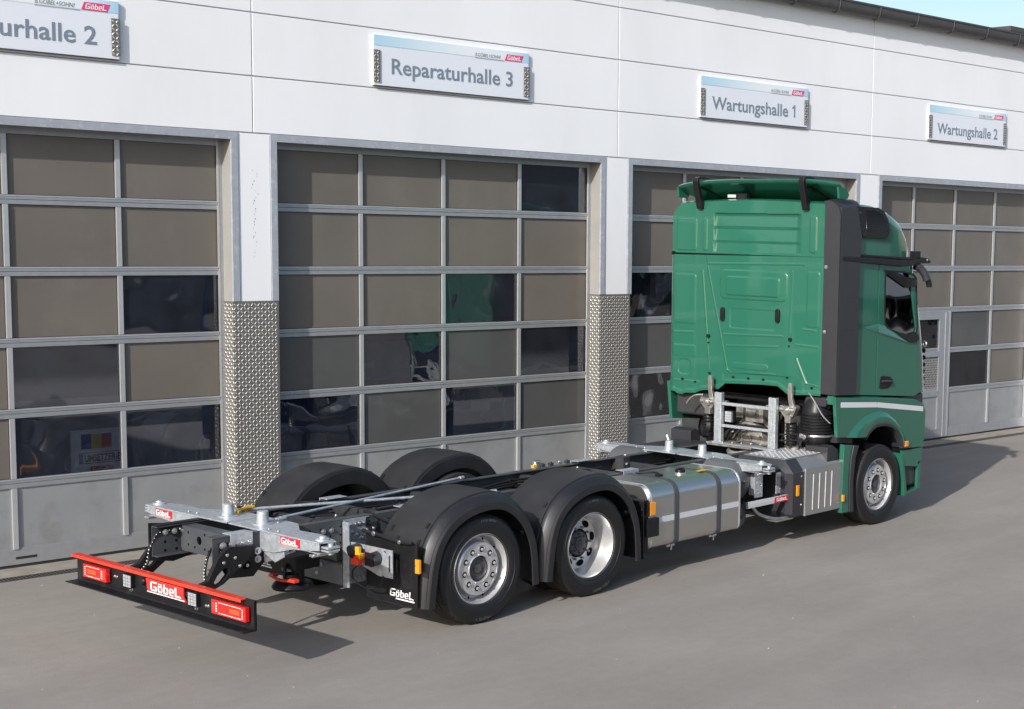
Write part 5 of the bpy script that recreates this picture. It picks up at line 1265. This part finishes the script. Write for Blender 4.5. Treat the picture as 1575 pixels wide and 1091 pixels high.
b = MB(CAST, STEEL); b.lathe([(.02, 0), (.16, .02), (.19, .05), (.19, .12), (.15, .14)], (5.02, -.12, .80), (-.3, 0, 1), 26); b.box(4.85, 5.2, -.34, .30, .925, .945)
for k in range(6): b.bolt((4.9+.05*k, .25-.1*k, .945), (0, 0, 1), .014, .016, 1)
part(b, 'clutch_cover', bevel=.006)
# engine cover (dark arch) and bulkhead
b = MB(DARK); b.loft([[(x_, y_, z_) for y_, z_ in ((-.50, .9), (-.50, 1.35), (-.40, 1.44), (-.1, 1.475), (.15, 1.475), (.42, 1.43), (.50, 1.34), (.50, .9))] for x_ in (5.62, 6.3)], 0); part(b, 'engine_tunnel', bevel=.01)
b = MB(SLOT); b.box(5.95, 5.97, -1.15, 1.15, .6, 1.45); part(b, 'bulkhead')
b = MB(LEDW, BLACK); b.box(5.02, 5.05, .135-.045, .135+.045, 1.19, 1.31, 0); b.box(5.0501, 5.08, .08, .19, 1.18, 1.32, 1)
for k in range(3): b.box(5.0185, 5.0199, .09, .18, 1.215+k*.03, 1.218+k*.03, 1)
part(b, 'work_light', bevel=.003)
# ribbed air intake on the right
b = MB(BLACK, STEEL)
pr = [(.001, 0), (.09, .01), (.16, .10), (.185, .16)]
for k in range(7): pr += [(.185, .20+k*.035), (.195, .21+k*.035), (.195, .222+k*.035), (.185, .232+k*.035)]
pr += [(.18, .47), (.14, .58), (.12, .62)]
b.lathe(pr, (5.35, -.90, .93), (0, 0, 1), 34, 0); b.lathe([(.196, .17), (.199, .175), (.199, .19), (.196, .195)], (5.35, -.90, .93), (0, 0, 1), 34, 1)
part(b, 'air_intake', ang=35)
b = MB(CHAR); b.loft([[(x_, y_, z_) for y_, z_ in ((-.78, .0+z0_), (-1.10, .0+z0_), (-1.14, .12+z0_), (-.82, .12+z0_))] for x_, z0_ in ((5.22, 1.44), (5.6, 1.46))], 0); part(b, 'intake_duct', bevel=.03)
b = MB(STEEL); b.path([(5.18, -.90, 1.60), (5.17, -.98, 1.52), (5.20, -1.08, 1.36), (5.24, -1.16, 1.27)], .008, 8, 0, 4); part(b, 'stay_rod')
b = MB(CAST); b.tube((5.2, -.70, .86), (5.2, -.70, 1.05), .055, n=18); part(b, 'exhaust_stub')
b = MB(BLACK, STEEL)
for z_ in (1.03, 1.10): b.tube((5.05, -.50, z_), (5.12, -.95, z_+.04), .011, n=8)
for k in range(5): b.tube((5.055+.013*k, -.52-k*.09, 1.035+.008*k), (5.055+.013*k, -.56-k*.09, 1.10+.008*k), .008, n=6)
b.bolt((5.08, -.88, 1.12), (-1, 0, 0), .02, .02, 1); b.bolt((5.08, -.92, 1.11), (-1, 0, 0), .02, .02, 1)
part(b, 'bracket_arm')
b = MB(BLACK, DARK); b.box(5.15, 5.2, -.56, -.50, .95, 1.35); b.path([(5.1, -.6, 1.35), (5.12, -.52, 1.2), (5.1, -.5, 1.0)], .018, 8, 1, 5); b.path([(5.12, -.45, 1.35), (5.15, -.50, 1.15), (5.1, -.56, .95)], .014, 8, 0, 5); part(b, 'hose')
# left: black battery / filter boxes
b = MB(DARK, BLACK, STEEL); b.box(5.28, 5.75, .62, 1.16, 1.18, 1.47, 0); part(b, 'filter_box', bevel=.04)
b = MB(DARK, BLACK, STEEL); b.loft([[(x_, y_, z_) for y_, z_ in ((.60, .72), (1.16, .72), (1.17, .93), (1.10, 1.12), (.66, 1.14))] for x_ in (5.38, 5.8)], 0)
for k in range(4): b.tube((5.38, 1.09-k*.12, .84), (5.372, 1.09-k*.12, .84), .025, n=16, m=1)
part(b, 'battery_box', bevel=.02)
b = MB(STEEL, YEL); b.tube((4.60, .66, .93), (4.60, .70, 1.02), .022, n=12); part(b, 'lever_grip')
b = MB(DARK); b.box(4.55, 5.3, .5, 1.1, .35, .88); part(b, 'battery_box', bevel=.02)
for side in (-1, 1):
    b = MB(CHAR); b.plate([(5.20, 1.0), (5.30, 1.02), (5.42, .96), (5.42, .7), (5.2, .8)], side*1.16, side*.85, 'y'); part(b, 'splash_panel', bevel=.01)
